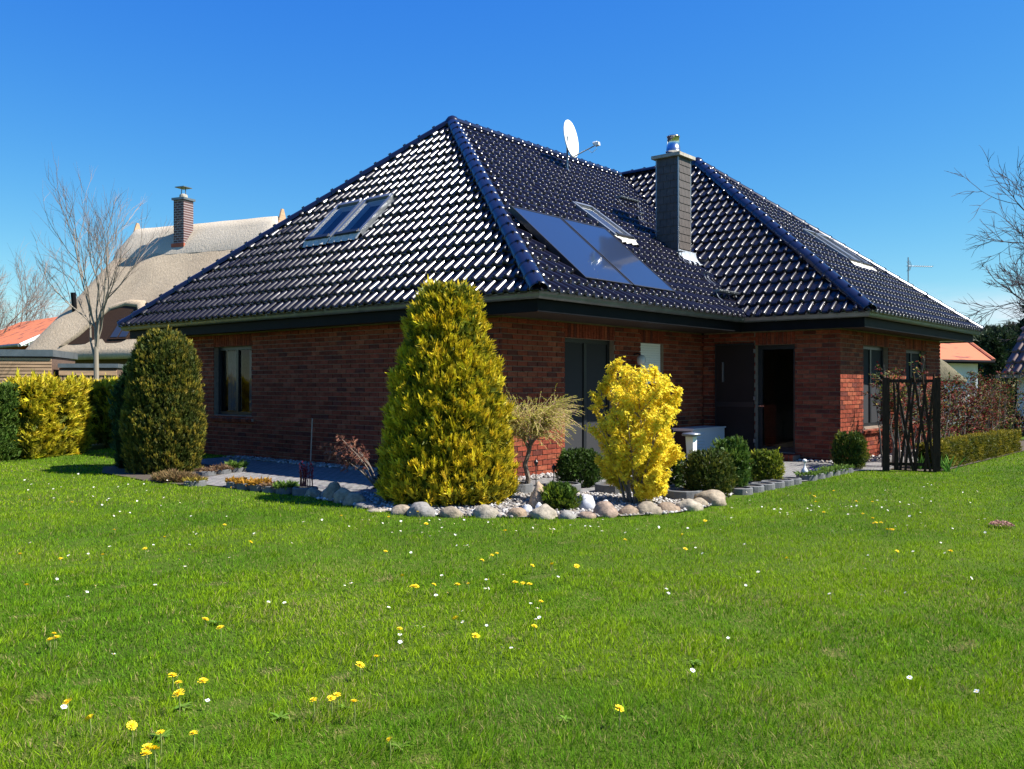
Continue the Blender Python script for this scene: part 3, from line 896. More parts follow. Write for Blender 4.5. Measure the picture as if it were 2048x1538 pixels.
dish = empty('satellite_dish', (-5.02,7.42,6.5), 'white satellite dish on a pole near the roof ridge', 'satellite dish')
mb = MB(); mb.tube([(-5.02,7.42,6.42),(-5.02,7.42,7.35)], 0.024, 8); mb.obj('mast', M['greyframe'], dish)
mb = MB(); mb.lathe([(0.10,0),(0.045,0.05),(0.03,0.10)], (-5.02,7.42,6.5), 12); mb.obj('roof_collar', M['greyframe'], dish)
dd = V3((0.965,0.215,0.13)).normalized(); ux = dd.cross(U3).normalized(); uy = ux.cross(dd)
ctr = V3((-4.95,7.50,7.30))
mb = MB(); rings = 7; seg = 28; vs = [ctr - dd*0.09]
for i in range(1, rings+1):
    r = i/rings
    for k in range(seg):
        t = 2*math.pi*k/seg; vs.append(ctr + ux*(0.40*r*math.cos(t)) + uy*(0.45*r*math.sin(t)) + dd*(-0.09+0.09*r*r))
for k in range(seg):
    t = 2*math.pi*k/seg; vs.append(ctr + ux*(0.405*math.cos(t)) + uy*(0.455*math.sin(t)) - dd*0.025)
vs.append(ctr - dd*0.115)
fs = [(0, 1+k, 1+(k+1)%seg) for k in range(seg)]
for i in range(rings):
    a = 1+i*seg; b_ = a+seg
    fs += [(a+k, b_+k, b_+(k+1)%seg, a+(k+1)%seg) for k in range(seg)]
fs += [(1+rings*seg+k, len(vs)-1, 1+rings*seg+(k+1)%seg) for k in range(seg)]
mb.add(vs, fs); mb.obj('reflector', M['dish'], dish, smooth=True)
foot = ctr - uy*0.43; lnb = ctr + dd*0.60 - uy*0.30
mb = MB(); mb.tube([foot, lnb], 0.014, 6); mb.obj('feed_arm', M['greyframe'], dish)
mb = MB(); mb.obox(lnb, dd, ux, uy, (-0.03,-0.05,-0.03), (0.07,0.05,0.05)); mb.tube([lnb-dd*0.08+uy*0.05, lnb+dd*0.02+uy*0.05], 0.035, 10); mb.obj('receiver', M['dish'], dish)
mb = MB(); mb.tube([lnb, lnb-U3*0.10, lnb-dd*0.12-U3*0.16, lnb-dd*0.22-U3*0.05], 0.008, 5); mb.obj('cable', M['dish'], dish)

ant = empty('roof_antenna', (0.95,14.35,3.3), 'thin aerial mast with one long boom behind the roof', 'antenna')
ax, ay = 0.70, 14.20
mb = MB(); mb.tube([(ax,ay,3.1),(ax,ay,4.70)], 0.014, 6); mb.obj('mast', M['greyframe'], ant)
bd = V3((0.78,0.62,-0.03)); p0 = V3((ax,ay,4.48))
mb = MB(); mb.tube([p0-bd*0.05, p0+bd*0.62], 0.008, 5); mb.obj('boom', M['greyframe'], ant)
sd = bd.cross(U3).normalized()
for i in range(9):
    q = p0+bd*(0.16+i*0.055); mb = MB(); mb.tube([q-sd*0.07-U3*0.012, q+sd*0.07+U3*0.012], 0.006, 4); mb.obj('element', M['greyframe'], ant)
for sgn in (-1,1):
    mb = MB(); q = p0+bd*0.06
    for k in range(4): mb.tube([q+sd*(k-1.5)*0.05, q+sd*(k-1.5)*0.06-bd*0.06+U3*sgn*0.13], 0.005, 4)
    mb.obj('reflector', M['greyframe'], ant)

# ------------------------------------------------------------------ foliage tools
def rot_basis(D):
    """per-row orthonormal side vectors for directions D (n,3)"""
    ref = np.where(np.abs(D[:,2:3]) > 0.95, np.array([[1.0,0,0]]), np.array([[0,0,1.0]]))
    A = np.cross(D, ref); A /= np.linalg.norm(A, axis=1, keepdims=True)+1e-9
    B = np.cross(D, A)
    return A, B

def unit(v): return v/(np.linalg.norm(v, axis=1, keepdims=True)+1e-9)

def blades(P, D, L, Wd, c0, c1, bend=0.25, seg=2, roll=None):
    """tapered, bent strips rooted at P pointing along D. returns V,F(tri),C"""
    n = len(P); A, B = rot_basis(D)
    th = RNG.uniform(0, 2*np.pi, n) if roll is None else roll
    S = A*np.cos(th)[:,None] + B*np.sin(th)[:,None]
    Q = np.cross(S, D)
    L = np.broadcast_to(L, n); Wd = np.broadcast_to(Wd, n)
    vs, cs = [], []
    c0 = np.broadcast_to(c0, (n,3)); c1 = np.broadcast_to(c1, (n,3))
    for k in range(seg):
        t = k/seg
        w = Wd*(1.0 if k == 0 else 0.85)*0.5
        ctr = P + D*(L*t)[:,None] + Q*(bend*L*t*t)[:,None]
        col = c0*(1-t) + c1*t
        vs += [ctr - S*w[:,None], ctr + S*w[:,None]]; cs += [col, col]
    vs.append(P + D*L[:,None] + Q*(bend*L)[:,None]); cs.append(c1)
    V = np.stack(vs, 1); Cc = np.stack(cs, 1)
    k = 2*seg+1
    F = []
    for s in range(seg-1): F += [(2*s,2*s+1,2*s+3),(2*s,2*s+3,2*s+2)]
    F.append((2*seg-2, 2*seg-1, 2*seg))
    F = np.array(F)
    FF = (np.arange(n)[:,None,None]*k + F[None]).reshape(-1,3)
    return V.reshape(-1,3), FF, Cc.reshape(-1,3)

def leaves(P, N, D, L, Wd, c, fold=0.15):
    """diamond leaves: P base, D along, N face normal; 4 verts 2 tris folded on the midrib"""
    n = len(P); D = unit(D); S = unit(np.cross(D, N)); Nn = np.cross(S, D)
    L = np.broadcast_to(L, n)[:,None]; Wd = np.broadcast_to(Wd, n)[:,None]
    v0 = P; v2 = P + D*L - Nn*L*0.15; m = P + D*L*0.45
    v1 = m + S*Wd*0.5 + Nn*Wd*fold; v3 = m - S*Wd*0.5 + Nn*Wd*fold
    V = np.stack([v0,v1,v2,v3],1).reshape(-1,3)
    F = (np.arange(n)[:,None,None]*4 + np.array([(0,1,2),(0,2,3)])[None]).reshape(-1,3)
    C = np.repeat(np.broadcast_to(c,(n,3)),4,axis=0)
    return V, F, C

def join(parts):
    V, F, C = [], [], []; n = 0
    for v, f, c in parts:
        V.append(v); F.append(f+n); C.append(c); n += len(v)
    return np.vstack(V), np.vstack(F), np.vstack(C)

def lumps(Q, scale, seed=0.0):
    return np.array([mnoise.noise(V3((float(a)*scale+seed, float(b)*scale+seed*1.7, float(c)*scale))) for a,b,c in Q])

def colvar(c, n, v=0.2, hue=0.06):
    c = np.broadcast_to(np.array(c, float), (n,3))
    k = np.exp(RNG.normal(0, v, (n,1))); h = 1 + RNG.normal(0, hue, (n,3))
    return np.clip(c*k*h, 0.001, 0.95)

def fronds(P, D, L, cg, ct, wid=0.28, fingers=5, spread=0.75):
    """flat feathery sprays: a spine blade and side fingers; cg base colour, ct tip colour"""
    n = len(P); A, B = rot_basis(D); th = RNG.uniform(0, np.pi, n)
    S = A*np.cos(th)[:,None] + B*np.sin(th)[:,None]
    parts = []
    L = np.broadcast_to(L, n)
    for k in range(fingers):
        if k == 0: Pk, Dk, Lk = P, D, L
        else:
            t = 0.15 + 0.55*((k-1)//2)/max(1,(fingers-1)//2); sg = 1 if k % 2 else -1
            Pk = P + D*(L*t)[:,None]; Dk = unit(D + S*(sg*spread) + RNG.normal(0,0.12,(n,3))); Lk = L*(0.62-0.25*t)
        t0 = 0.0 if k == 0 else 0.35
        parts.append(blades(Pk, Dk, Lk, Lk*wid, cg*(1-t0)+ct*t0, ct, bend=RNG.uniform(-0.2,0.2), seg=2 if k == 0 else 1, roll=None))
    return join(parts)

def clipped_conifer(name, base, H, rfun, n, L, green, gold, goldness, label, cat, group=None, squash=(1,1), lump=0.10, trunk_h=None, up=0.9, lean=(0,0), rot=0.0):
    """dense shrub clipped to an outline: shell of sprays round a trunk, lumpy outline with gaps"""
    base = np.array(base, float)
    root = empty(name, (base[0], base[1], 0), label, cat, group)
    zz = RNG.uniform(0, 1, n*3); rr = np.array([rfun(z) for z in zz]); keep = RNG.uniform(0, rr.max(), n*3) < rr+0.08
    zz = zz[keep][:n]; n = len(zz); rr = np.array([rfun(z) for z in zz])
    th = RNG.uniform(0, 2*np.pi, n)
    e = np.array([(rfun(min(1,z+0.02))-rfun(max(0,z-0.02)))/(0.04*H) for z in zz])
    nx, ny, nz = np.cos(th), np.sin(th), -e
    Nrm = unit(np.column_stack([nx, ny, np.clip(nz,-1.5,2.5)]))
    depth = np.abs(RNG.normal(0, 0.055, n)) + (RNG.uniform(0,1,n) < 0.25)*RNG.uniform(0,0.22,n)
    P = np.column_stack([rr*np.cos(th)*squash[0], rr*np.sin(th)*squash[1], zz*H])
    lp = lumps(P, 5.0, base[0]); lp2 = lumps(P, 13.0, base[1]+3)
    P = P + Nrm*(lp*lump + lp2*lump*0.9 - depth)[:,None]
    P[:,:2] += np.array(lean)*zz[:,None]
    D = unit(Nrm*0.55 + np.array([0,0,up]) + RNG.normal(0,0.30,(n,3)))
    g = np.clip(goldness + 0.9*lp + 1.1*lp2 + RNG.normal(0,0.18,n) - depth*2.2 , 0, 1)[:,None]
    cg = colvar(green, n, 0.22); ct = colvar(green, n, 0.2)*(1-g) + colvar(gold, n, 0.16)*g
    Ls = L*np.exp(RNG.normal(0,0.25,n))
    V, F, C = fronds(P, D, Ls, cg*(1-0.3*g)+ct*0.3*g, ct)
    V += base
    npobj('foliage', V, F, C, M['needle'], root)
    # inner twig mass, dense enough that one does not look through
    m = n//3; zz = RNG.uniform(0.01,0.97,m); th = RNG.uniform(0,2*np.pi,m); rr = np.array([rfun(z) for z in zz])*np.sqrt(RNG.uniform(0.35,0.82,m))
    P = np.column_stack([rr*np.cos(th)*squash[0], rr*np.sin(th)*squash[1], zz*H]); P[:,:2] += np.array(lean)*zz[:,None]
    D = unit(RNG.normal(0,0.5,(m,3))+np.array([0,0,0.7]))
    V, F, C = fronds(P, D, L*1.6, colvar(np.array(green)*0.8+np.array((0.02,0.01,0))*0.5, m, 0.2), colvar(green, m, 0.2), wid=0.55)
    npobj('inner_foliage', V+base, F, C, M['needle'], root)
    mb = MB(); mb.tube([(base[0],base[1],-0.02),(base[0]+0.02,base[1],H*0.45),(base[0]+lean[0]*0.8,base[1]+lean[1]*0.8,H*0.85)], [0.07*H/2.3+0.01, 0.045*H/2.3+0.008, 0.012], 7)
    mb.obj('trunk', M['bark'], root)
    return root

GROW_RMIN = 0.0015
def grow(mb, p, d, L, r, depth, ang, ratio, nseg=3, kids=(2,3), gravity=0.0, wob=0.12, tip=0.0, col0=None, col1=None, maxd=None, leader=0.0, up=0.0):
    """recursive tapered branches"""
    pts, rad = [p.copy()], [r]; dd = d.normalized(); q = p.copy()
    r1 = r*(0.62 if depth else 0.35)
    for i in range(nseg):
        dd = (dd + V3((random.gauss(0,wob),random.gauss(0,wob),random.gauss(0,wob))) + V3((0,0,up-gravity))*0.25).normalized()
        q = q + dd*(L/nseg); pts.append(q.copy()); rad.append(r+(r1-r)*(i+1)/nseg)
    if col0 is not None:
        f = 1-depth/max(1,maxd); mb.col = tuple(a*(1-f)+b*f for a,b in zip(col0,col1))
    mb.tube(pts, rad, 6 if r > 0.05 else 4 if r > 0.012 else 3, cap=False)
    if depth == 0: return
    for k in range(random.randint(*kids)):
        t = random.uniform(0.35,1.0) if k else 1.0
        i = min(nseg-1, int(t*nseg)); base = pts[i].lerp(pts[i+1], t*nseg-i) if t < 1 else pts[-1]
        ax = V3((random.gauss(0,1),random.gauss(0,1),random.gauss(0,1))); ax = (ax - dd*ax.dot(dd)).normalized()
        a = random.uniform(0.6,1.15)*ang*(0.4 if (k == 0 and leader) else 1)
        nd = dd*math.cos(a)+ax*math.sin(a)
        grow(mb, base, nd, L*ratio*random.uniform(0.75,1.15), max(rad[i]*random.uniform(0.5,0.72) if k else rad[-1]*0.92, GROW_RMIN), depth-1, ang, ratio, nseg, kids, gravity, wob, tip, col0, col1, maxd, leader, up)

# ------------------------------------------------------------------ shrubs of the garden
GREEN = (0.030,0.055,0.010); GOLD = (0.74,0.56,0.02)
def cone_prof(z):
    if z < 0.06: return 0.70+z*2.0
    if z < 0.55: return 0.82-(z-0.06)*0.36
    if z < 0.86: return 0.6436-(z-0.55)*0.80
    return max(0.0, 0.3956*math.sqrt(max(0,1-((z-0.86)/0.145)**2)))
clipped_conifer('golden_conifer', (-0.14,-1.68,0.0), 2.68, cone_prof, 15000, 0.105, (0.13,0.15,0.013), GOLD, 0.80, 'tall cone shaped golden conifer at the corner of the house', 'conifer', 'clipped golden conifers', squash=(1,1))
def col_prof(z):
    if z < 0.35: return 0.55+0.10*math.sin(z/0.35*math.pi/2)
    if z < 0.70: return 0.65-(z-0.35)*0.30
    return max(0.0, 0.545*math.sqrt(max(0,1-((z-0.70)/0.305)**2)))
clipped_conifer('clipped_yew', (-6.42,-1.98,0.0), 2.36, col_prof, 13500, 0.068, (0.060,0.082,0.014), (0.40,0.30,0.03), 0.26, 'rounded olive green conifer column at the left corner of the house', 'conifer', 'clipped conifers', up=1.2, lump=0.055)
def jun_prof(z): return 0.52*math.sqrt(max(0.0,1-max(0,(z-0.45)/0.56)**2)) if z > 0.45 else 0.44+0.18*z
clipped_conifer('dark_juniper', (-7.35,-1.80,0.0), 1.92, jun_prof, 5000, 0.10, (0.020,0.050,0.014), (0.045,0.095,0.03), 0.3, 'dark green juniper just behind the rounded conifer column', 'conifer', up=1.1)

def ball_prof(r, H, ex=0.5):
    return lambda z: r*(max(0.0, 1-abs(2*z-0.9)**2.4/1.25**2.4 if z < 0.98 else 0.0))**ex
def leafy_ball(name, base, H, r, n, L, cols, label, cat='shrub', group=None, up=0.5, lump=0.05, gold=0.3):
    return clipped_conifer(name, base, H, ball_prof(r, H), n, L, cols[0], cols[1], gold, label, cat, group, lump=lump, up=up)
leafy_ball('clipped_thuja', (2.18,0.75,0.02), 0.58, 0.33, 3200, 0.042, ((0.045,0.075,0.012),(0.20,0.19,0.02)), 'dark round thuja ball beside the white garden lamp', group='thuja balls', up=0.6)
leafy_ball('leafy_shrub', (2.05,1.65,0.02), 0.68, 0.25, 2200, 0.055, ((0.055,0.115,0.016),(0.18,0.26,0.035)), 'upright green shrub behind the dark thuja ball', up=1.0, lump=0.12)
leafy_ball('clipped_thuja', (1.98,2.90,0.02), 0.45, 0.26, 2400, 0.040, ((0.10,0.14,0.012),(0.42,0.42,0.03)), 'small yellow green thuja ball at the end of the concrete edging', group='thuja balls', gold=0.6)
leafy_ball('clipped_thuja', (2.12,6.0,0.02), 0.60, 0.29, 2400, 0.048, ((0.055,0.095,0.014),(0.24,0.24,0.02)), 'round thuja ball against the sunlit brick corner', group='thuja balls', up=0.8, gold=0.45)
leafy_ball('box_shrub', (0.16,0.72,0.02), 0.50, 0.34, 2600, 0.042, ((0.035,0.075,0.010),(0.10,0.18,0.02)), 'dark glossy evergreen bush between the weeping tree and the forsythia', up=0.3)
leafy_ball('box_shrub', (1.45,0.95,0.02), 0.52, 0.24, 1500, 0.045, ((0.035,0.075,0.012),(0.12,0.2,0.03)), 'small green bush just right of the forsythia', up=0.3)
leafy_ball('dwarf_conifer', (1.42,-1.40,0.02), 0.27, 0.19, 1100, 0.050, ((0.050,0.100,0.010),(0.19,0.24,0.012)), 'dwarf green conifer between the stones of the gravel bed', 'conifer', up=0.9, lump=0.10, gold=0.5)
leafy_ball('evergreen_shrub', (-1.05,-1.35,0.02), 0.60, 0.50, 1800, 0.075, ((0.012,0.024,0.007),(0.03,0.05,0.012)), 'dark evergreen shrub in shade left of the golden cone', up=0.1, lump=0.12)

# hedges: boxes of sprays
def hedge(name, poly, zt, n, L, green, gold, goldness, label, depth_w, lump=0.08, up=0.6, zb=0.0, wid=0.28, ztop_var=0.05, cat='hedge', mat_=None):
    """poly: centre line points; depth_w half width"""
    root = empty(name, (poly[0][0], poly[0][1], 0), label, cat)
    pts = [np.array(p, float) for p in poly]; seg = [np.linalg.norm(b-a) for a,b in zip(pts,pts[1:])]; tot = sum(seg)
    s = RNG.uniform(0, tot, n); P0 = np.zeros((n,2)); T0 = np.zeros((n,2)); acc = 0
    for a,b,l in zip(pts,pts[1:],seg):
        k = (s >= acc) & (s <= acc+l); t = ((s[k]-acc)/l)[:,None]
        P0[k] = a*(1-t)+b*t; T0[k] = (b-a)/l; acc += l
    Nn = np.column_stack([-T0[:,1], T0[:,0]])
    face = RNG.uniform(0,1,n); side = np.where(RNG.uniform(0,1,n) < 0.5, 1.0, -1.0)
    top = face > 0.70; z = np.where(top, zt, RNG.uniform(zb, zt, n)); off = np.where(top, RNG.uniform(-1,1,n), side)*depth_w
    end = face < 0.10
    off = np.where(end, RNG.uniform(-1,1,n)*depth_w, off)
    es = RNG.uniform(0,1,n) < 0.5
    P0[end & es] = pts[0]; P0[end & ~es] = pts[-1]
    T0[end & es] = (pts[1]-pts[0])/seg[0]; T0[end & ~es] = (pts[-1]-pts[-2])/seg[-1]
    Nn = np.column_stack([-T0[:,1], T0[:,0]])
    P = np.column_stack([P0 + Nn*off[:,None], z])
    out = np.column_stack([Nn*side[:,None], np.zeros(n)])
    out[end] = np.column_stack([T0[end]*np.where(es[end],-1.0,1.0)[:,None], np.zeros(end.sum())])
    out[top] = np.array([0,0,1.0])
    lp = lumps(P, 3.5, 2.0); lp2 = lumps(P, 9.0, 5.0)
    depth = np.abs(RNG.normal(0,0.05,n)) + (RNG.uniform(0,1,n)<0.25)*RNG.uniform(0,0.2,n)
    P = P + out*(lp*lump + lp2*lump*0.5 - depth)[:,None]; P[:,2] += lp*ztop_var*(z/zt)
    D = unit(out*0.6 + np.array([0,0,up]) + RNG.normal(0,0.3,(n,3)))
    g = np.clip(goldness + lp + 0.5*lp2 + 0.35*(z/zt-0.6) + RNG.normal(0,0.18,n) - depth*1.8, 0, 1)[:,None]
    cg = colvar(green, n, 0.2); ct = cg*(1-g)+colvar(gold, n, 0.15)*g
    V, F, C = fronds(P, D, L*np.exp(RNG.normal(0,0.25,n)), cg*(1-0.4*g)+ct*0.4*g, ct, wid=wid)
    npobj('foliage', V, F, C, mat_ or M['needle'], root)
    # stems and inner mass
    m = n//4; s = RNG.uniform(0, tot, m); P0 = np.zeros((m,2)); T1 = np.zeros((m,2)); acc = 0
    for a,b,l in zip(pts,pts[1:],seg):
        k = (s >= acc) & (s <= acc+l); t = ((s[k]-acc)/l)[:,None]; P0[k] = a*(1-t)+b*t; T1[k] = (b-a)/l; acc += l
    N1 = np.column_stack([-T1[:,1], T1[:,0]])
    P = np.column_stack([P0+N1*(RNG.uniform(-0.8,0.8,m)*depth_w)[:,None], RNG.uniform(zb+0.02, zt*0.93, m)])
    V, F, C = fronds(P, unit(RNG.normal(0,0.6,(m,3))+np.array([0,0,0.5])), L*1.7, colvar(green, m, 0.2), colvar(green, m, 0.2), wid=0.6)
    npobj('inner_foliage', V, F, C, M['needle'], root)
    return root
hedge('golden_hedge', [(-11.15,-2.55),(-11.55,-1.75),(-12.3,-0.95)], 1.42, 6500, 0.15, (0.095,0.11,0.012), (0.66,0.54,0.025), 0.78, 'front stretch of bright golden conifer hedge along the lawn', 0.42, lump=0.16, ztop_var=0.1)
hedge('golden_hedge', [(-12.75,-0.25),(-13.6,0.75),(-14.6,1.9)], 1.42, 5000, 0.15, (0.095,0.11,0.012), (0.66,0.54,0.025), 0.78, 'rear stretch of golden hedge running behind the dark juniper', 0.42, lump=0.14, zb=0.1)
hedge('green_hedge', [(-10.62,-3.45),(-10.95,-2.75)], 1.44, 2600, 0.075, (0.060,0.115,0.016), (0.16,0.23,0.03), 0.35, 'clipped green hedge end at the left edge of the lawn', 0.34, lump=0.05)
hedge('box_hedge', [(3.24,6.72),(3.36,12.35)], 0.44, 15000, 0.050, (0.075,0.085,0.010), (0.34,0.27,0.02), 0.5, 'low clipped yellow green box hedge along the lawn', 0.21, lump=0.02, ztop_var=0.015, up=0.3)

# --- forsythia: canes with yellow flowers
fo = empty('forsythia', (1.80,-0.42,0), 'round forsythia bush covered in bright yellow flowers', 'shrub')
mb = MB(); tips = []
random.seed(21)
def cane(p, d, L, r, depth):
    pts = [p.copy()]; q = p.copy(); dd = d.normalized()
    ns = 6
    for i in range(ns):
        dd = (dd + V3((random.gauss(0,0.07),random.gauss(0,0.07),random.gauss(0,0.04)))).normalized(); q = q+dd*(L/ns)
        if ((q.x-1.80)/0.60)**2+((q.y+0.42)/0.60)**2+((q.z-0.92)/0.86)**2 > 1.0+0.45*mnoise.noise(V3((q.x*3.1,q.y*3.1,q.z*3.1))): break
        pts.append(q.copy())
    ns = len(pts)-1
    if ns < 2: return
    mb.tube(pts, [r*(1-0.8*i/ns) for i in range(ns+1)], 5 if depth == 2 else 3, cap=False)
    for i in range(ns):
        for k in range(5): tips.append((pts[i].lerp(pts[i+1], random.random()), dd.copy(), i/ns, depth))
    if depth:
        for k in range(9):
            i = random.randint(min(1,ns-1), ns-1); a = random.uniform(0,2*math.pi)
            nd = (dd*0.8 + V3((math.cos(a),math.sin(a),0.25))*0.75)
            cane(pts[i].lerp(pts[i+1], random.random()), nd, L*random.uniform(0.2,0.34), r*0.42, depth-1)
for k in range(9):
    a = 2*math.pi*k/9+random.uniform(-0.3,0.3)
    cane(V3((1.80+0.05*math.cos(a), -0.42+0.05*math.sin(a), 0.02)), V3((math.cos(a), math.sin(a), random.uniform(0.5,1.0))), random.uniform(0.6,0.9), 0.010, 2)
for k in range(20):
    a = random.uniform(0,2*math.pi); rr = random.uniform(0.02,0.12); tilt = random.uniform(0.06,0.50)
    cane(V3((1.80+rr*math.cos(a), -0.42+rr*math.sin(a), 0.0)), V3((math.cos(a)*tilt, math.sin(a)*tilt, 1.0)), random.uniform(1.15,1.66), random.uniform(0.010,0.020), 2)
mb.obj('branches', M['bark'], fo)
fl_P, fl_D = [], []
ctr = np.array((1.80,-0.42,0.98))
for p, d, t, dep in tips:
    q = np.array(p); e = (q-ctr)/np.array((0.60,0.60,0.84))
    rr_ = np.linalg.norm(e)
    if rr_ > 1.4 or q[2] < 0.12: continue
    if dep == 2 and t < 0.55: continue
    dens = 0.13+0.50*min(1, rr_)**2.2
    if q[2] < 0.5: dens *= 0.8
    if random.random() < dens: fl_P.append(q + RNG.normal(0,0.022,3)); fl_D.append(unit((q-ctr)[None]+RNG.normal(0,0.55,(1,3)))[0])
fl_P = np.array(fl_P); fl_D = np.array(fl_D); n = len(fl_P)
parts = []; A, B = rot_basis(fl_D); th0 = RNG.uniform(0,2*np.pi,n)
for k in range(4):
    th = th0 + k*np.pi/2; S = A*np.cos(th)[:,None]+B*np.sin(th)[:,None]
    parts.append(leaves(fl_P, fl_D, unit(S+fl_D*0.75), RNG.uniform(0.026,0.040,n), RNG.uniform(0.013,0.019,n), colvar((0.88,0.70,0.05), n, 0.12, 0.04)))
V, F, C = join(parts); npobj('flowers', V, F, C, M['petal'], fo)

# --- weeping larch-like small tree
la = empty('weeping_tree', (0.0,-0.28,0), 'small weeping tree with twisted trunk and thin yellow green twigs', 'tree')
mb = MB(); random.seed(5)
tp_ = [V3((0.0,-0.28,0.0)), V3((0.02,-0.27,0.2)), V3((-0.02,-0.29,0.38)), V3((0.03,-0.27,0.55)), V3((0.06,-0.27,0.66))]
mb.tube(tp_, [0.045,0.036,0.033,0.030,0.026], 7)
limbs = []
for k in range(9):
    a = k*2*math.pi/9+random.uniform(-0.3,0.3); L = random.uniform(0.32,0.58)
    p = tp_[3].lerp(tp_[4], random.random()); pts = [p]; q = p.copy(); dd = V3((math.cos(a),math.sin(a),1.35)).normalized()
    for i in range(4):
        dd = (dd + V3((random.gauss(0,0.15),random.gauss(0,0.15),0.02))).normalized(); q = q+dd*L/4; pts.append(q.copy())
    mb.tube(pts, [0.017,0.014,0.011,0.008,0.005], 5, cap=False); limbs += [(pts[i].lerp(pts[i+1],random.random()), a) for i in (1,2,2,3,3,3) for _ in (0,1,2)]
mb.obj('trunk', M['bark'], la)
tw = []; tb = MB(); lt_P, lt_D = [], []
for p, a in limbs:
    for _ in range(5):
        aa = a + random.gauss(0,0.7); L = random.uniform(0.30,0.60); dd = V3((math.cos(aa)*0.8,math.sin(aa)*0.8,random.uniform(0.2,2.0))).normalized(); q = p.copy(); pts = [q.copy()]
        for i in range(6):
            dd = (dd + V3((random.gauss(0,0.10),random.gauss(0,0.10),-0.20))).normalized(); q = q+dd*L/6; pts.append(q.copy())
        tb.tube(pts, [0.0042*(1-0.12*i) for i in range(7)], 3, cap=False)
        for i in range(6):
            for _k in range(7):
                lt_P.append(np.array(pts[i].lerp(pts[i+1],random.random()))); lt_D.append(np.array(dd)+RNG.normal(0,0.7,3))
tb.col = (0.2,0.15,0.07)
tb.c = [(0.46,0.31,0.19)]*len(tb.v)
tb.obj('twigs', M['barkattr'], la)
lt_P = np.array(lt_P); lt_D = unit(np.array(lt_D)); n = len(lt_P)
V, F, C = blades(lt_P, lt_D, RNG.uniform(0.014,0.028,n), RNG.uniform(0.007,0.011,n), colvar((0.36,0.37,0.05), n, 0.25), colvar((0.55,0.52,0.11), n, 0.25), seg=1)
npobj('buds', V, F, C, M['leaf'], la)

# --- red leaved small maple in the shade
mp = empty('red_maple', (-1.55,-1.55,0), 'small reddish brown maple shrub with drooping leaves beside the golden cone', 'shrub')
mb = MB(); random.seed(9); lp_, ld_ = [], []
for k in range(10):
    a = random.uniform(0,2*math.pi); p = V3((-1.55,-1.55,0)); pts = [p]; dd = V3((math.cos(a)*0.4,math.sin(a)*0.4,1)).normalized(); q = p.copy()
    for i in range(6):
        dd = (dd + V3((math.cos(a)*0.12,math.sin(a)*0.12,-0.05))+V3((random.gauss(0,.1),random.gauss(0,.1),0))).normalized(); q = q+dd*0.15; pts.append(q.copy())
        if i > 2:
            for _ in range(12): lp_.append(np.array(q)+RNG.normal(0,0.06,3)); ld_.append(np.array((math.cos(a),math.sin(a),-0.8))+RNG.normal(0,0.5,3))
    mb.tube(pts, [0.013*(1-0.13*i) for i in range(7)], 4, cap=False)
mb.obj('branches', M['bark'], mp)
lp_ = np.array(lp_); ld_ = unit(np.array(ld_)); n = len(lp_)
V, F, C = fronds(lp_, ld_, RNG.uniform(0.05,0.09,n), colvar((0.16,0.06,0.04), n, 0.25), colvar((0.32,0.15,0.10), n, 0.2), wid=0.3, spread=0.9)
npobj('leaves', V, F, C, M['leaf'], mp)

# --- red-tipped shrubs behind the trellis and along the wall
def photinia(loc, spread, H, ncane, nleaf, label, red, low=0.15, seed=0, reach=(1,1)):
    random.seed(seed); root = empty('red_tipped_shrub', (loc[0],loc[1],0), label, 'shrub', 'red tipped shrubs by the house wall')
    mb = MB(); pp, dn, hh = [], [], []
    for k in range(ncane):
        bx = loc[0]+random.uniform(-0.5,0.5)*spread[0]; by = loc[1]+random.uniform(-0.5,0.5)*spread[1]
        q = V3((bx,by,0)); dd = V3((random.gauss(0,0.10),random.gauss(0,0.10),1)).normalized(); pts = [q.copy()]; h_ = H*random.uniform(0.72,1.08)
        for i in range(8):
            dd = (dd+V3((random.gauss(0,0.07),random.gauss(0,0.07),0.05))).normalized(); q = q+dd*h_/8; pts.append(q.copy())
        mb.tube(pts, [0.016*(1-0.1*i) for i in range(9)], 5, cap=False)
        for i in range(1,8):
            if pts[i].z < low*H: continue
            for _ in range(3):
                a = random.uniform(0,2*math.pi); s_ = V3((math.cos(a),math.sin(a),random.uniform(0.3,1.0))).normalized(); L = random.uniform(0.10,0.24)
                p1 = pts[i].lerp(pts[i+1],random.random()); p2 = p1+s_*L; mb.tube([p1,p2],[0.005,0.002],3,cap=False)
                for _j in range(nleaf*2):
                    t = random.uniform(0.4,1.1); pp.append(np.array(p1.lerp(p2,t))+RNG.normal(0,0.02,3)); dn.append(np.array(s_)+RNG.normal(0,0.6,3)); hh.append(pts[i].z/H)
    mb.obj('stems', M['bark'], root)
    pp = np.array(pp); dn = unit(np.array(dn)); n = len(pp); hh = np.array(hh)
    N = unit(RNG.normal(0,0.5,(n,3))+np.array([0.3,-0.2,0.8]))
    k = (RNG.uniform(0,1,n) < red)[:,None]
    y = (RNG.uniform(0,1,n) < 0.15)[:,None]
    c = np.where(k, colvar((0.12,0.022,0.018), n, 0.35), np.where(y, colvar((0.24,0.17,0.04), n, 0.25), colvar((0.060,0.080,0.018), n, 0.3)))
    V, F, C = leaves(pp, N, dn, RNG.uniform(0.045,0.080,n), RNG.uniform(0.024,0.040,n), c)
    npobj('leaves', V, F, C, M['leaf'], root)
photinia((2.72,6.75), (0.65,0.45), 1.88, 11, 5, 'leggy red tipped shrub growing up behind the trellis', 0.42, low=0.45, seed=3)
photinia((2.35,8.2), (0.45,1.0), 1.62, 12, 5, 'red tipped shrub in front of the second window right of the trellis', 0.5, low=0.2, seed=4)
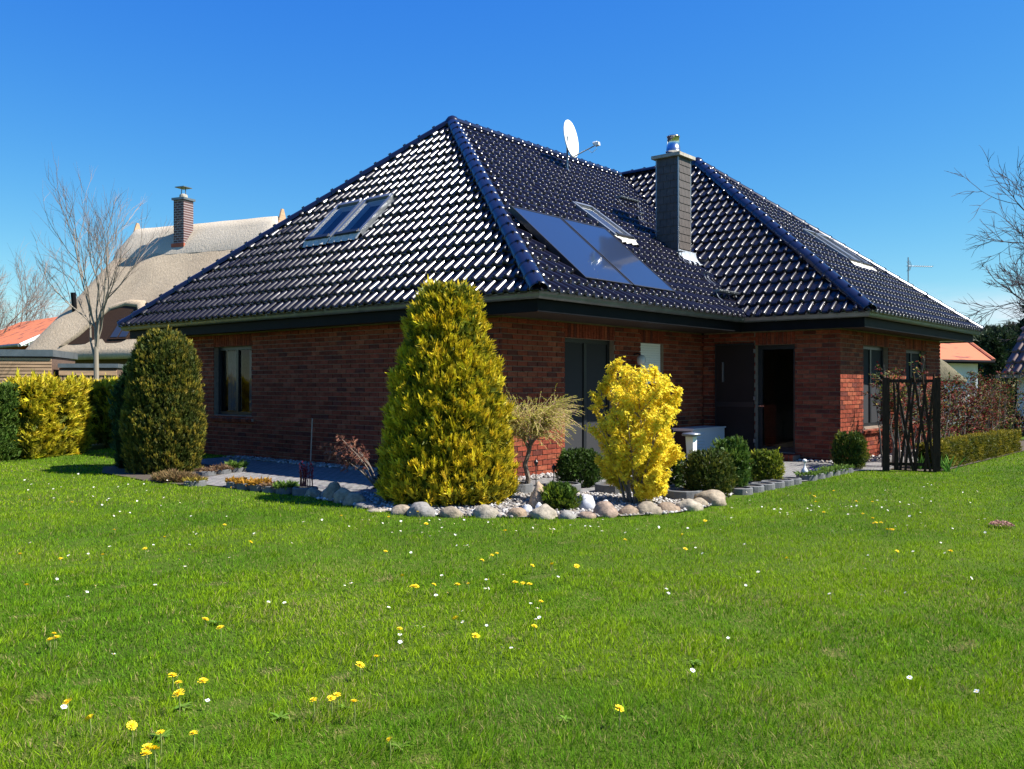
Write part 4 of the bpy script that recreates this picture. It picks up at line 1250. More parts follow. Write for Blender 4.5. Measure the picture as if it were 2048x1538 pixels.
photinia((2.45,10.0), (0.5,1.4), 1.60, 16, 5, 'dense red tipped shrub behind the box hedge, nearest the trellis', 0.6, low=0.12, seed=5)
photinia((2.48,12.0), (0.5,1.5), 1.55, 17, 5, 'dense red tipped shrub at the middle of the box hedge', 0.62, low=0.1, seed=6)
photinia((2.50,14.0), (0.55,1.6), 1.75, 18, 5, 'tall red tipped shrub near the far end of the box hedge', 0.6, low=0.1, seed=8)
photinia((2.42,15.8), (0.7,1.1), 1.80, 16, 6, 'greener bushy shrub at the far end near the dark fence', 0.28, low=0.08, seed=11)
# strap leaved bulbs at the trellis foot
for i,(x,y,nm) in enumerate(((3.05,6.55,'in the shade of the trellis'),(3.56,6.55,'at the outer foot of the trellis'),(2.85,8.3,'under the red shrubs'))):
    n = 26; P = np.column_stack([RNG.normal(x,0.05,n),RNG.normal(y,0.08,n),np.zeros(n)]); D = unit(RNG.normal(0,0.4,(n,3))+np.array([0,0,1.0]))
    V,F,C = blades(P,D,RNG.uniform(0.18,0.32,n),0.026,colvar((0.05,0.14,0.02),n,0.2),colvar((0.14,0.30,0.05),n,0.2),bend=0.4,seg=4)
    tag(npobj('bulb_plant',V,F,C,M['leaf']),'tuft of broad green bulb leaves '+nm,'plant','bulb leaves')
# ------------------------------------------------------------------ stones, planters and small garden things
M['boulder'] = mat('boulder', (0.30,0.25,0.20), rough=0.8, attr=True, var=0.35, vscale=22, bump=0.7, bscale=45, detail=10)
M['whitestone'] = mat('white_stone', (0.62,0.62,0.62), rough=0.6, var=0.0, color2=(0.22,0.24,0.29), vscale=5, bump=0.3, bscale=30)
def rock_mesh(name, sx, sy, sz, seed, col, mat_, flat=0.25, sub=3, sharp=0.0):
    bm = bmesh.new(); bmesh.ops.create_icosphere(bm, subdivisions=sub, radius=1.0)
    for v in bm.verts:
        p = v.co.copy(); n1 = mnoise.noise(p*1.1+V3((seed*3.1,seed*1.7,seed))); n2 = mnoise.noise(p*2.7+V3((seed,seed*2.3,0))); n3 = mnoise.noise(p*7+V3((seed,0,seed)))
        k = 1 + 0.30*n1 + 0.14*n2 + 0.03*n3
        p = p*k
        if sharp:
            for q in range(5):
                a = V3((math.sin(seed*7+q*2.1),math.cos(seed*5+q*1.3),math.sin(seed*3+q*4.4))).normalized()
                dd_ = p.dot(a)-0.72
                if dd_ > 0: p -= a*dd_*sharp
        p = V3((p.x*sx, p.y*sy, p.z*sz))
        if p.z < -sz*flat: p.z = -sz*flat + (p.z+sz*flat)*0.15
        p.z += sz*flat*0.7
        v.co = p
    me = bpy.data.meshes.new(name); bm.to_mesh(me); bm.free()
    ca = me.color_attributes.new('Col','FLOAT_COLOR','POINT')
    ca.data.foreach_set('color', np.tile(np.array(list(col)+[1.0],dtype=np.float32), len(me.vertices)))
    me.materials.append(mat_); me.polygons.foreach_set('use_smooth',[True]*len(me.polygons))
    return me
TAN=(0.37,0.30,0.21); GRY=(0.27,0.255,0.235); BRN=(0.33,0.235,0.155); PNK=(0.36,0.255,0.185); PAL=(0.43,0.37,0.28)
boulders = [ # x,y,width,height,colour,sharp,label
 (-1.86,-2.40,0.26,0.15,TAN,0,'low tan boulder at the left end of the stone edging'),
 (-1.57,-2.42,0.17,0.15,GRY,0.3,'small dark grey stone tucked behind the tall tan boulder'),
 (-1.36,-2.50,0.28,0.30,TAN,0.3,'tall upright tan boulder in the left part of the stone edging'),
 (-1.06,-2.56,0.27,0.23,TAN,0,'rounded tan boulder right of the tallest boulder'),
 (-0.79,-2.62,0.28,0.21,TAN,0.3,'pointed tan boulder before the edging turns flat'),
 (-0.50,-2.70,0.30,0.10,GRY,0,'flat mossy grey stone left of the golden cone'),
 (-0.16,-2.76,0.34,0.05,PAL,0,'thin flat slab almost level with the grass'),
 (0.19,-2.76,0.30,0.14,TAN,0.5,'split topped tan boulder below the golden cone'),
 (0.47,-2.71,0.36,0.19,GRY,0,'large grey speckled boulder below the golden cone with a dandelion'),
 (0.79,-2.56,0.28,0.15,TAN,0.2,'wedge shaped tan boulder right of the speckled one'),
 (1.10,-2.33,0.36,0.17,PAL,0,'broad pale boulder at the front bend of the bed'),
 (1.36,-2.14,0.26,0.14,BRN,0,'brown granite boulder right of the broad pale one'),
 (1.62,-1.98,0.34,0.17,PAL,0,'pale sandy boulder in front of the upright stone'),
 (1.83,-1.83,0.24,0.11,GRY,0.3,'low grey green stone between the sandy and the reddish one'),
 (1.98,-1.67,0.21,0.09,PNK,0,'small reddish stone sunk in the grass edge'),
 (2.08,-1.44,0.32,0.22,PNK,0.6,'angular pink and white rock in front of the dwarf conifer'),
 (2.22,-1.22,0.24,0.14,BRN,0,'ochre stone right of the angular pink rock'),
 (2.32,-0.98,0.38,0.17,TAN,0,'long tan boulder in the right part of the edging'),
 (2.42,-0.68,0.34,0.13,BRN,0,'low brown boulder beside the pale gravel'),
 (2.52,-0.40,0.36,0.16,PAL,0,'pale oblong boulder near the right end of the edging'),
 (2.50,-0.10,0.24,0.14,TAN,0.2,'smaller tan boulder before the last big one'),
 (2.48,0.22,0.44,0.24,TAN,0,'big tan boulder at the right end of the stone edging'),
]
for i,(x,y,w,h,c,sh,lab) in enumerate(boulders):
    k = random.uniform(0.52,0.70)
    me = rock_mesh('boulder', w*0.46, w*0.40, h*0.70, i*1.37+0.5, tuple(v*k for v in c), M['boulder'], sharp=sh)
    o = place(bpy.data.objects.new('boulder', me), None, Matrix.Translation((x,y,-0.01)) @ Matrix.Rotation(0.7+random.uniform(-0.35,0.35),4,'Z'))
    tag(o, lab, 'boulder', 'boulders edging the gravel bed')
o = place(bpy.data.objects.new('standing_stone', rock_mesh('standing_stone',0.12,0.09,0.25,41.3,BRN,M['boulder'],sharp=0.7)),None,Matrix.Translation((1.16,-1.50,0.0))@Matrix.Rotation(0.7,4,'Z')); tag(o,'upright brown standing stone in the gravel bed','stone')
o = place(bpy.data.objects.new('white_boulder', rock_mesh('white_boulder',0.118,0.10,0.145,52.3,PAL,M['whitestone'],sharp=0.3)),None,Matrix.Translation((1.62,-1.18,0.02))); tag(o,'round white boulder with dark veins in the gravel bed','stone')
M['whiteplain'] = mat('pale_stone',(0.55,0.56,0.57),rough=0.6,var=0.12,vscale=12,bump=0.3,bscale=40)
for x,y,w,h,lab in ((1.83,-1.10,0.062,0.085,'small pointed white stone right of the veined white boulder'),(1.30,-1.86,0.07,0.075,'left of two small white stones behind the pale sandy boulder'),(1.40,-1.78,0.055,0.085,'right of two small white stones behind the pale sandy boulder')):
    o = place(bpy.data.objects.new('white_stone', rock_mesh('white_stone',w,w*0.8,h,x*9,PAL,M['whiteplain'],sharp=0.3)),None,Matrix.Translation((x,y,0.02))); tag(o,lab,'stone')

def in_poly(P, poly):
    x, y = P[:,0], P[:,1]; ins = np.zeros(len(P), bool); n = len(poly)
    for i in range(n):
        x0,y0 = poly[i]; x1,y1 = poly[(i+1)%n]
        c = ((y0 > y) != (y1 > y)) & (x < (x1-x0)*(y-y0)/((y1-y0) if y1 != y0 else 1e-9)+x0)
        ins ^= c
    return ins
# gravel of the bed: thousands of pebbles, uncountable
def pebbles(name, poly, n, smin, smax, cols, label, extra=None, z=0.018):
    pts = np.array(poly); lo, hi = pts.min(0), pts.max(0)
    P = RNG.uniform(lo, hi, (n*3,2)); P = P[in_poly(P, poly)][:n]; n = len(P)
    bm = bmesh.new(); bmesh.ops.create_icosphere(bm, subdivisions=1, radius=1.0)
    bv = np.array([v.co[:] for v in bm.verts]); bf = np.array([[v.index for v in f.verts] for f in bm.faces]); bm.free()
    S = RNG.uniform(smin, smax, (n,1,1))*RNG.uniform(0.6,1.2,(n,1,3)); th = RNG.uniform(0,2*np.pi,n)
    V = bv[None]*S*(1+RNG.normal(0,0.10,(n,len(bv),1)))
    c, s = np.cos(th)[:,None], np.sin(th)[:,None]
    V = np.stack([V[...,0]*c-V[...,1]*s, V[...,0]*s+V[...,1]*c, V[...,2]*0.7],-1)
    V += np.column_stack([P, np.full(n,z)+RNG.uniform(0,0.012,n)])[:,None,:]
    F = (np.arange(n)[:,None,None]*len(bv)+bf[None]).reshape(-1,3)
    ci = RNG.integers(0,len(cols),n); C = np.array(cols)[ci]*RNG.uniform(0.45,0.9,(n,1)); C = np.repeat(C,len(bv),axis=0)
    tag(npobj(name, V.reshape(-1,3), F, C, M['pebble'], None, smooth=True), label, 'gravel', kind='stuff')
M['pebble'] = mat('pebble',(1,1,1),rough=0.7,attr=True,spec=0.3)
PEB = [(0.42,0.40,0.37),(0.55,0.53,0.50),(0.30,0.27,0.24),(0.38,0.32,0.26),(0.22,0.20,0.19),(0.60,0.59,0.58)]
pebbles('gravel', BED, 4000, 0.014, 0.032, PEB, 'pale gravel covering the rounded corner bed')
pebbles('wall_pebbles', [(-1.2,0.7),(-0.85,0.7),(-0.85,5.5),(-1.2,5.5)], 700, 0.02, 0.045, PEB, 'pebbles along the foot of the main side wall')
pebbles('wall_pebbles', [(0.85,6.72),(1.95,6.72),(1.95,9.5),(2.35,14.0),(1.62,14.0),(1.62,7.0),(0.85,7.0)], 900, 0.02, 0.05, PEB, 'pale pebbles along the foot of the wing wall')
pebbles('wall_pebbles', [(-8.2,0.25),(-1.3,0.25),(-1.3,0.64),(-8.2,0.64)], 900, 0.02, 0.045, PEB, 'pebbles along the foot of the shaded front wall')

# concrete planting rings, each with what grows in it
def ring(x, y, r, h_, label, plant=None, pcol=None, arc=1.0, cat='planter', group='concrete planting rings', plabel=None):
    h = h_*0.78
    mb = MB(); n = 20; vs = []
    for i in range(n):
        t = 2*math.pi*i/n; rr = r*(1+0.018*(i%2))
        vs += [(x+rr*math.cos(t),y+rr*math.sin(t),-0.02),(x+rr*math.cos(t),y+rr*math.sin(t),h-0.008),(x+(r-0.012)*math.cos(t),y+(r-0.012)*math.sin(t),h),(x+(r-0.03)*math.cos(t),y+(r-0.03)*math.sin(t),h),(x+(r-0.034)*math.cos(t),y+(r-0.034)*math.sin(t),0.01)]
    mb.add(vs, [(5*i+j,5*((i+1)%n)+j,5*((i+1)%n)+j+1,5*i+j+1) for i in range(n) for j in range(4)])
    root = empty('planting_ring', (x,y,0), label, cat, group)
    mb.obj('ring', M['concrete'], root)
    mb = MB(); mb.lathe([(r-0.036,0.0),(r-0.036,h-0.025),(r*0.3,h-0.012),(0.004,h-0.01)],(x,y,0),14); mb.obj('soil', M['soil'], root)
    if plant:
        n, hh, L = plant
        th = RNG.uniform(0,2*np.pi,n); rr = np.sqrt(RNG.uniform(0,1,n))*(r*1.02)
        P = np.column_stack([x+rr*np.cos(th), y+rr*np.sin(th), np.full(n,h-0.02)+RNG.uniform(0,hh,n)])
        D = unit(np.column_stack([np.cos(th)*rr/r*0.8, np.sin(th)*rr/r*0.8, np.ones(n)*0.7])+RNG.normal(0,0.4,(n,3)))
        V,F,C = fronds(P, D, L*np.exp(RNG.normal(0,0.25,n)), colvar(pcol[0],n,0.25), colvar(pcol[1],n,0.25), wid=0.4, fingers=3)
        o = npobj('low_plant', V, F, C, M['leaf']); tag(o, plabel, 'plant')
    return root
ORG=((0.20,0.11,0.02),(0.48,0.25,0.03)); GRN=((0.06,0.11,0.02),(0.15,0.24,0.04)); BRW=((0.12,0.075,0.045),(0.24,0.15,0.08))
ring(-4.20,-2.72,0.155,0.10,'lone planting ring at the end of the heather clump',(160,0.03,0.05),((0.10,0.13,0.02),(0.36,0.24,0.04)),plabel='orange green stonecrop in the lone ring left of the path')
ring(-5.30,-1.88,0.15,0.11,'first of three planting rings beside the rounded conifer',(120,0.04,0.05),BRW,plabel='brown heath in the ring nearest the rounded conifer')
ring(-5.38,-1.55,0.15,0.11,'middle of three planting rings beside the rounded conifer',(160,0.05,0.06),BRW,plabel='dry brown heath in the middle ring before the shaded wall')
ring(-5.50,-1.20,0.15,0.11,'last of three planting rings, nearest the shaded front wall',(160,0.07,0.08),GRN,plabel='fresh green plant in the ring nearest the shaded wall')
ring(-3.58,-2.44,0.14,0.11,'leftmost ring of the front row with orange stonecrop',(220,0.04,0.05),ORG,plabel='orange stonecrop in the leftmost ring of the front row')
ring(-3.29,-2.46,0.14,0.11,'second ring of the front row with orange stonecrop',(220,0.04,0.05),ORG,plabel='orange stonecrop filling the second ring of the front row')
ring(-3.00,-2.44,0.14,0.11,'third ring of the front row hidden under trailing stonecrop',(300,0.05,0.06),ORG,plabel='orange stonecrop trailing over the third ring to the grass')
ring(-2.71,-2.44,0.14,0.11,'fourth ring of the front row with sparse growth',(170,0.03,0.05),BRW,plabel='sparse brownish plant in the fourth ring of the front row')
ring(-2.43,-2.42,0.14,0.11,'fifth ring of the front row with green leaves',(170,0.05,0.07),GRN,plabel='green leafy plant left of the red stemmed one')
ring(-2.10,-2.36,0.165,0.13,'largest ring at the right end of the front row')
# heather clump
n = 900; th = RNG.uniform(0,2*np.pi,n); rr = np.sqrt(RNG.uniform(0,1,n)); P = np.column_stack([-4.95+rr*0.42*np.cos(th),-2.62+rr*0.22*np.sin(th),RNG.uniform(0.0,0.10,n)*(1-rr*0.6)])
V,F,C = fronds(P, unit(np.column_stack([np.cos(th)*0.7,np.sin(th)*0.7,np.ones(n)])+RNG.normal(0,0.25,(n,3))), RNG.uniform(0.07,0.14,n), colvar((0.11,0.085,0.03),n,0.25), colvar((0.24,0.16,0.07),n,0.3), wid=0.2)
tag(npobj('heather_clump',V,F,C,M['leaf']),'brownish heather clump at the foot of the rounded conifer','plant')
# red stemmed plant in the big ring
rp = empty('red_stemmed_plant',(-2.10,-2.36,0),'dark red stemmed plant standing in the largest ring','plant'); mb = MB(); pp=[];dn=[]
for k in range(22):
    a = random.uniform(0,6.28); r = random.uniform(0,0.10); p = V3((-2.10+r*math.cos(a),-2.36+r*math.sin(a),0.11)); q = p+V3((random.gauss(0,0.02),random.gauss(0,0.02),random.uniform(0.17,0.31)))
    mb.tube([p,p.lerp(q,0.5)+V3((random.gauss(0,0.006),0,0)),q],[0.006,0.005,0.004],4)
    for _ in range(10): pp.append(np.array(p.lerp(q,random.uniform(0.55,1.05)))); dn.append(RNG.normal(0,0.6,3)+np.array([0,0,0.6]))
mb.obj('stems', mat('red_stem',(0.16,0.02,0.03),rough=0.5), rp)
pp=np.array(pp);dn=unit(np.array(dn));n=len(pp); V,F,C=leaves(pp,unit(RNG.normal(0,1,(n,3))),dn,RNG.uniform(0.025,0.045,n),RNG.uniform(0.012,0.02,n),colvar((0.15,0.015,0.03),n,0.3)); npobj('leaves',V,F,C,M['leaf'],rp)
# bamboo-thin metal rod
mb = MB(); mb.tube([(-4.54,-0.42,0.0),(-4.51,-0.40,0.90)],0.011,6); tag(mb.obj('garden_rod',M['greyframe']),'thin pale metal rod standing before the shaded wall','rod')

# right-hand edging rings (backs to the path) and the second little row
ry = [1.45,1.80,2.15,2.48,2.80,3.08]
names = ['hidden behind the big thuja ball','right after the big thuja ball','third from the big boulder','fourth from the big boulder','fifth from the big boulder','last of the nearer row, beside the yellow green ball']
for y_,nm in zip(ry,names): ring(2.28,y_,0.165,0.11,'edging ring along the lawn, '+nm,group='rings edging the right lawn')
for y_,nm in zip((3.74,4.06,4.38,4.70,5.02,5.30),('round dark front one under the statuette','second in the far row','third in the far row','fourth in the far row','fifth in the far row','last in the far row, nearest the trellis')):
    ring(2.27,y_,0.155,0.11,'planting ring by the terrace, '+nm,(130,0.03,0.05),GRN,group='rings edging the right lawn',plabel='low green plant in the ring that is '+nm)
# big dark rings behind the larch and forsythia
for x,y,r,h,nm in ((-0.12,-0.35,0.22,0.16,'dark planting ring round the foot of the weeping tree'),(0.42,-0.02,0.24,0.17,'large planting ring between weeping tree and dark bush'),(0.95,0.42,0.26,0.17,'large planting ring behind the white boulder'),(1.42,0.70,0.26,0.17,'large planting ring behind the forsythia stems'),(2.02,0.40,0.24,0.17,'pale large planting ring left of the last big boulder')):
    ring(x,y,r,h,nm,group='large planting rings in the bed')

# statuette / little garden figure
st = MB(); st.lathe([(0.05,0),(0.055,0.03),(0.03,0.07),(0.014,0.10),(0.012,0.15),(0.02,0.165),(0.035,0.175),(0.036,0.20),(0.012,0.215)],(2.22,3.78,0.10),14)
tag(st.obj('garden_ornament',M['whiteplain'],smooth=True),'small pale stone ornament standing on the rounded planting ring','ornament')
# purple pansy
n=30; P=np.column_stack([RNG.normal(2.25,0.04,n),RNG.normal(4.08,0.04,n),RNG.uniform(0.11,0.15,n)]); V,F,C=leaves(P,unit(RNG.normal(0,0.6,(n,3))+np.array([0.3,-0.4,0.8])),RNG.normal(0,1,(n,3)),0.03,0.028,colvar((0.06,0.03,0.22),n,0.2)); tag(npobj('pansy',V,F,C,M['petal']),'tiny purple pansy in the ring next to the stone ornament','flower')

# garden lamp: flat round head on a slim square post on a thin spike
gl = empty('garden_lamp',(1.84,0.88,0),'white garden lamp on a thin post beside the forsythia','lamp')
mb = MB(); mb.lathe([(0.008,0.0),(0.008,0.30)],(1.86,0.90,0),8); mb.obj('spike',M['greyframe'],gl)
mb = MB(); mb.add([(1.82,0.86,0.28),(1.90,0.86,0.28),(1.90,0.94,0.28),(1.82,0.94,0.28),(1.795,0.84,0.775),(1.905,0.84,0.775),(1.905,0.95,0.775),(1.795,0.95,0.775)],[(0,3,2,1),(4,5,6,7),(0,1,5,4),(1,2,6,5),(2,3,7,6),(3,0,4,7)]); mb.obj('post',M['white'],gl)
mb = MB(); mb.lathe([(0.05,0.0),(0.12,0.008),(0.125,0.03),(0.115,0.042),(0.02,0.052)],(1.85,0.895,0.777),20); mb.obj('lamp_head',M['greyframe'],gl,smooth=True)
# two small solar stakes near the wall
for x,y,h,nm in ((-0.30,0.30,0.42,'taller dark garden stake with a bud shaped top left of the dark bush'),(-0.15,0.52,0.33,'shorter garden stake with a plain pin top nearer the dark bush')):
    mb = MB(); mb.tube([(x,y,0),(x,y,h)],0.008,6); mb.lathe([(0.006,-0.07),(0.03,-0.02),(0.032,0.0),(0.008,0.03)],(x,y,h*0.86),10)
    tag(mb.obj('garden_stake',M['black']),nm,'stake')

# outdoor unit in the inner corner
au = empty('outdoor_unit',(-0.95,6.2,0),'light grey louvred outdoor unit in the corner of the terrace','heat pump')
x0,x1,y0,y1,zt = -1.13,-0.70,5.60,6.90,0.60
M['unit'] = mat('unit_grey',(0.50,0.53,0.56),rough=0.5)
mb = MB(); mb.box((x0,y0,0.06),(x1,y1,zt)); mb.obj('casing',M['unit'],au)
mb = MB(); mb.box((x0-0.02,y0-0.02,zt),(x1+0.025,y1+0.02,zt+0.025)); mb.obj('lid',M['unit'],au)
for k in range(7):
    mb = MB(); z = 0.14+k*0.06; mb.add([(x1,y0+0.06,z),(x1+0.02,y0+0.06,z),(x1+0.003,y0+0.06,z+0.035),(x1,y0+0.44,z),(x1+0.02,y0+0.44,z),(x1+0.003,y0+0.44,z+0.035)],[(0,1,2),(3,5,4),(0,3,4,1),(1,4,5,2)]); mb.obj('louvre',M['unit'],au)
mb = MB(); mb.box((x0+0.02,y0-0.008,0.10),(x1-0.03,y0,zt-0.03)); mb.obj('front_panel',M['panelbrown'],au)
for y_ in (y0+0.1,y1-0.15):
    mb = MB(); mb.box((x0+0.03,y_,0.0),(x1-0.03,y_+0.06,0.06)); mb.obj('foot',M['black'],au)

# rustic trellis: two posts, rails and crossing poles
tr = empty('trellis',(3.08,6.13,0),'dark wooden trellis of crossing poles standing by the hedge','trellis')
ta, tb_ = V3((2.73,6.02,0)), V3((3.46,6.30,0)); td = (tb_-ta).normalized(); tn = V3((td.y,-td.x,0))
for p in (ta,tb_):
    mb = MB(); mb.obox(p,td,tn,U3,(-0.055,-0.045,0),(0.055,0.045,1.58)); mb.obj('post',M['weathered'],tr)
TLn = (tb_-ta).length
for z in (0.10,1.50):
    mb = MB(); mb.obox(ta,td,tn,U3,(0.056,-0.02,z),(TLn-0.056,0.02,z+0.05)); mb.obj('rail',M['weathered'],tr)
for s0,s1,z1 in ((0.14,0.20,1.5),(0.22,0.40,1.58),(0.42,0.16,1.5),(0.30,0.44,1.5),(0.46,0.34,1.45),(0.68,0.42,1.66),(0.44,0.62,1.50),(0.60,0.74,1.64),(0.74,0.56,1.62),(0.18,0.12,1.5)):
    mb = MB(); mb.tube([ta+td*s0+tn*0.035+U3*0.02, ta+td*((s0+s1)/2)+tn*0.035+U3*(z1/2), ta+td*s1+tn*0.035+U3*z1],[0.022,0.02,0.017],6); mb.obj('pole',M['weathered'],tr)
DANDELIONS = [(1.07,-7.12,0.056,0.99),(2.66,-7.63,0.075,1.01),(2.59,-7.58,0.085,0.82),(2.59,-7.57,0.061,1.09),(3.71,-7.51,0.07,1),(4.05,-7.67,0.1,1.35),(3.96,-7.5,0.093,1.15),(3.87,-7.57,0.086,0.85),(3.74,-8.01,0.085,1.1),(3.99,-8.03,0.081,1.06),(4.37,-7.93,0.087,0.82),(4.22,-7.97,0.09,1.01),(4.44,-7.83,0.072,0.81),(4.54,-8.08,0.095,0.97),(4.51,-8.03,0.089,1.11),(4.48,-8.04,0.089,1.12),(2.87,-6.83,0.06,1.08),(3.16,-6.91,0.078,1.13),(4.55,-7.33,0.095,0.83),(4.51,-7.17,0.065,0.88),(4.71,-7.24,0.099,0.95),(4.57,-7.25,0.085,0.91),(5.1,-7.39,0.08,0.94),(4.24,-6.7,0.074,1),(4.3,-6.86,0.083,1.12),(4.4,-6.13,0.087,1.13),(4.02,-5.89,0.071,1.15),(4.52,-5.77,0.087,0.86),(3.22,-5.47,0.072,1.14),(3.23,-5.45,0.073,1),(3.27,-5.32,0.068,0.87),(2.9,-5.27,0.071,1),(3.4,-5.11,0.057,0.82),(3.41,-5.23,0.071,1.15),(3.61,-4.85,0.052,1.08),(3.69,-4.86,0.06,0.85),(3.74,-4.85,0.057,1.07),(4.15,-5.24,0.072,0.82),(3.97,-6.29,0.085,0.82),(3.38,-4.37,0.068,0.92),(3.48,-4.25,0.072,1.14),(3.64,-4.15,0.063,1.15),(2.83,-4.21,0.058,0.83),(2.83,-4.15,0.065,0.81),(2.9,-4.41,0.055,0.94),(2.06,-4.68,0.065,0.85),(1.19,-3.35,0.051,1.1),(2.11,-3.2,0.058,1.14),(3.94,-3.01,0.072,0.93),(4.74,-2.8,0.062,0.98),(5.6,-6.55,0.086,1.01),(3.54,-2.35,0.064,1.02),(3.25,1.42,0.074,0.98),(3.35,1.3,0.061,1.05),(3.55,0.83,0.056,0.91),(3.36,1.93,0.074,0.98),(4.66,-0.49,0.064,0.8),(4.66,-0.42,0.06,1),(4.68,-0.32,0.051,1.02),(4.89,-0.81,0.066,0.82),(4.94,-0.8,0.066,0.96),(4.92,-0.8,0.067,0.92),(4.55,-0.18,0.068,1.06),(5.3,-1.85,0.051,0.82),(5.67,-1.66,0.067,1.14),(4.33,0.17,0.056,0.96),(3.93,1.12,0.065,0.91),(4.08,1.24,0.059,0.91),(3.97,-0.01,0.059,1.01),(0.13,-3.57,0.058,0.93),(0.63,-3.35,0.069,0.81),(0.57,-2.87,0.064,1.06),(-0.27,-4.72,0.058,0.88),(0.43,-6.28,0.07,0.88),(-3.22,-4.91,0.055,0.95),(-0.14,-6.69,0.067,0.84),(0.28,-6.55,0.058,0.92),(-3.71,-5.19,0.071,0.95),(-3.03,-2.88,0.071,0.86),(3.27,-1.4,0.058,1.03),(0.45,-5.93,0.072,0.96),(-0.82,-5.57,0.056,0.84),(-0.01,-5.5,0.063,0.87),(0.85,-5.17,0.07,1.09),(3.25,-2.87,0.055,0.9)]
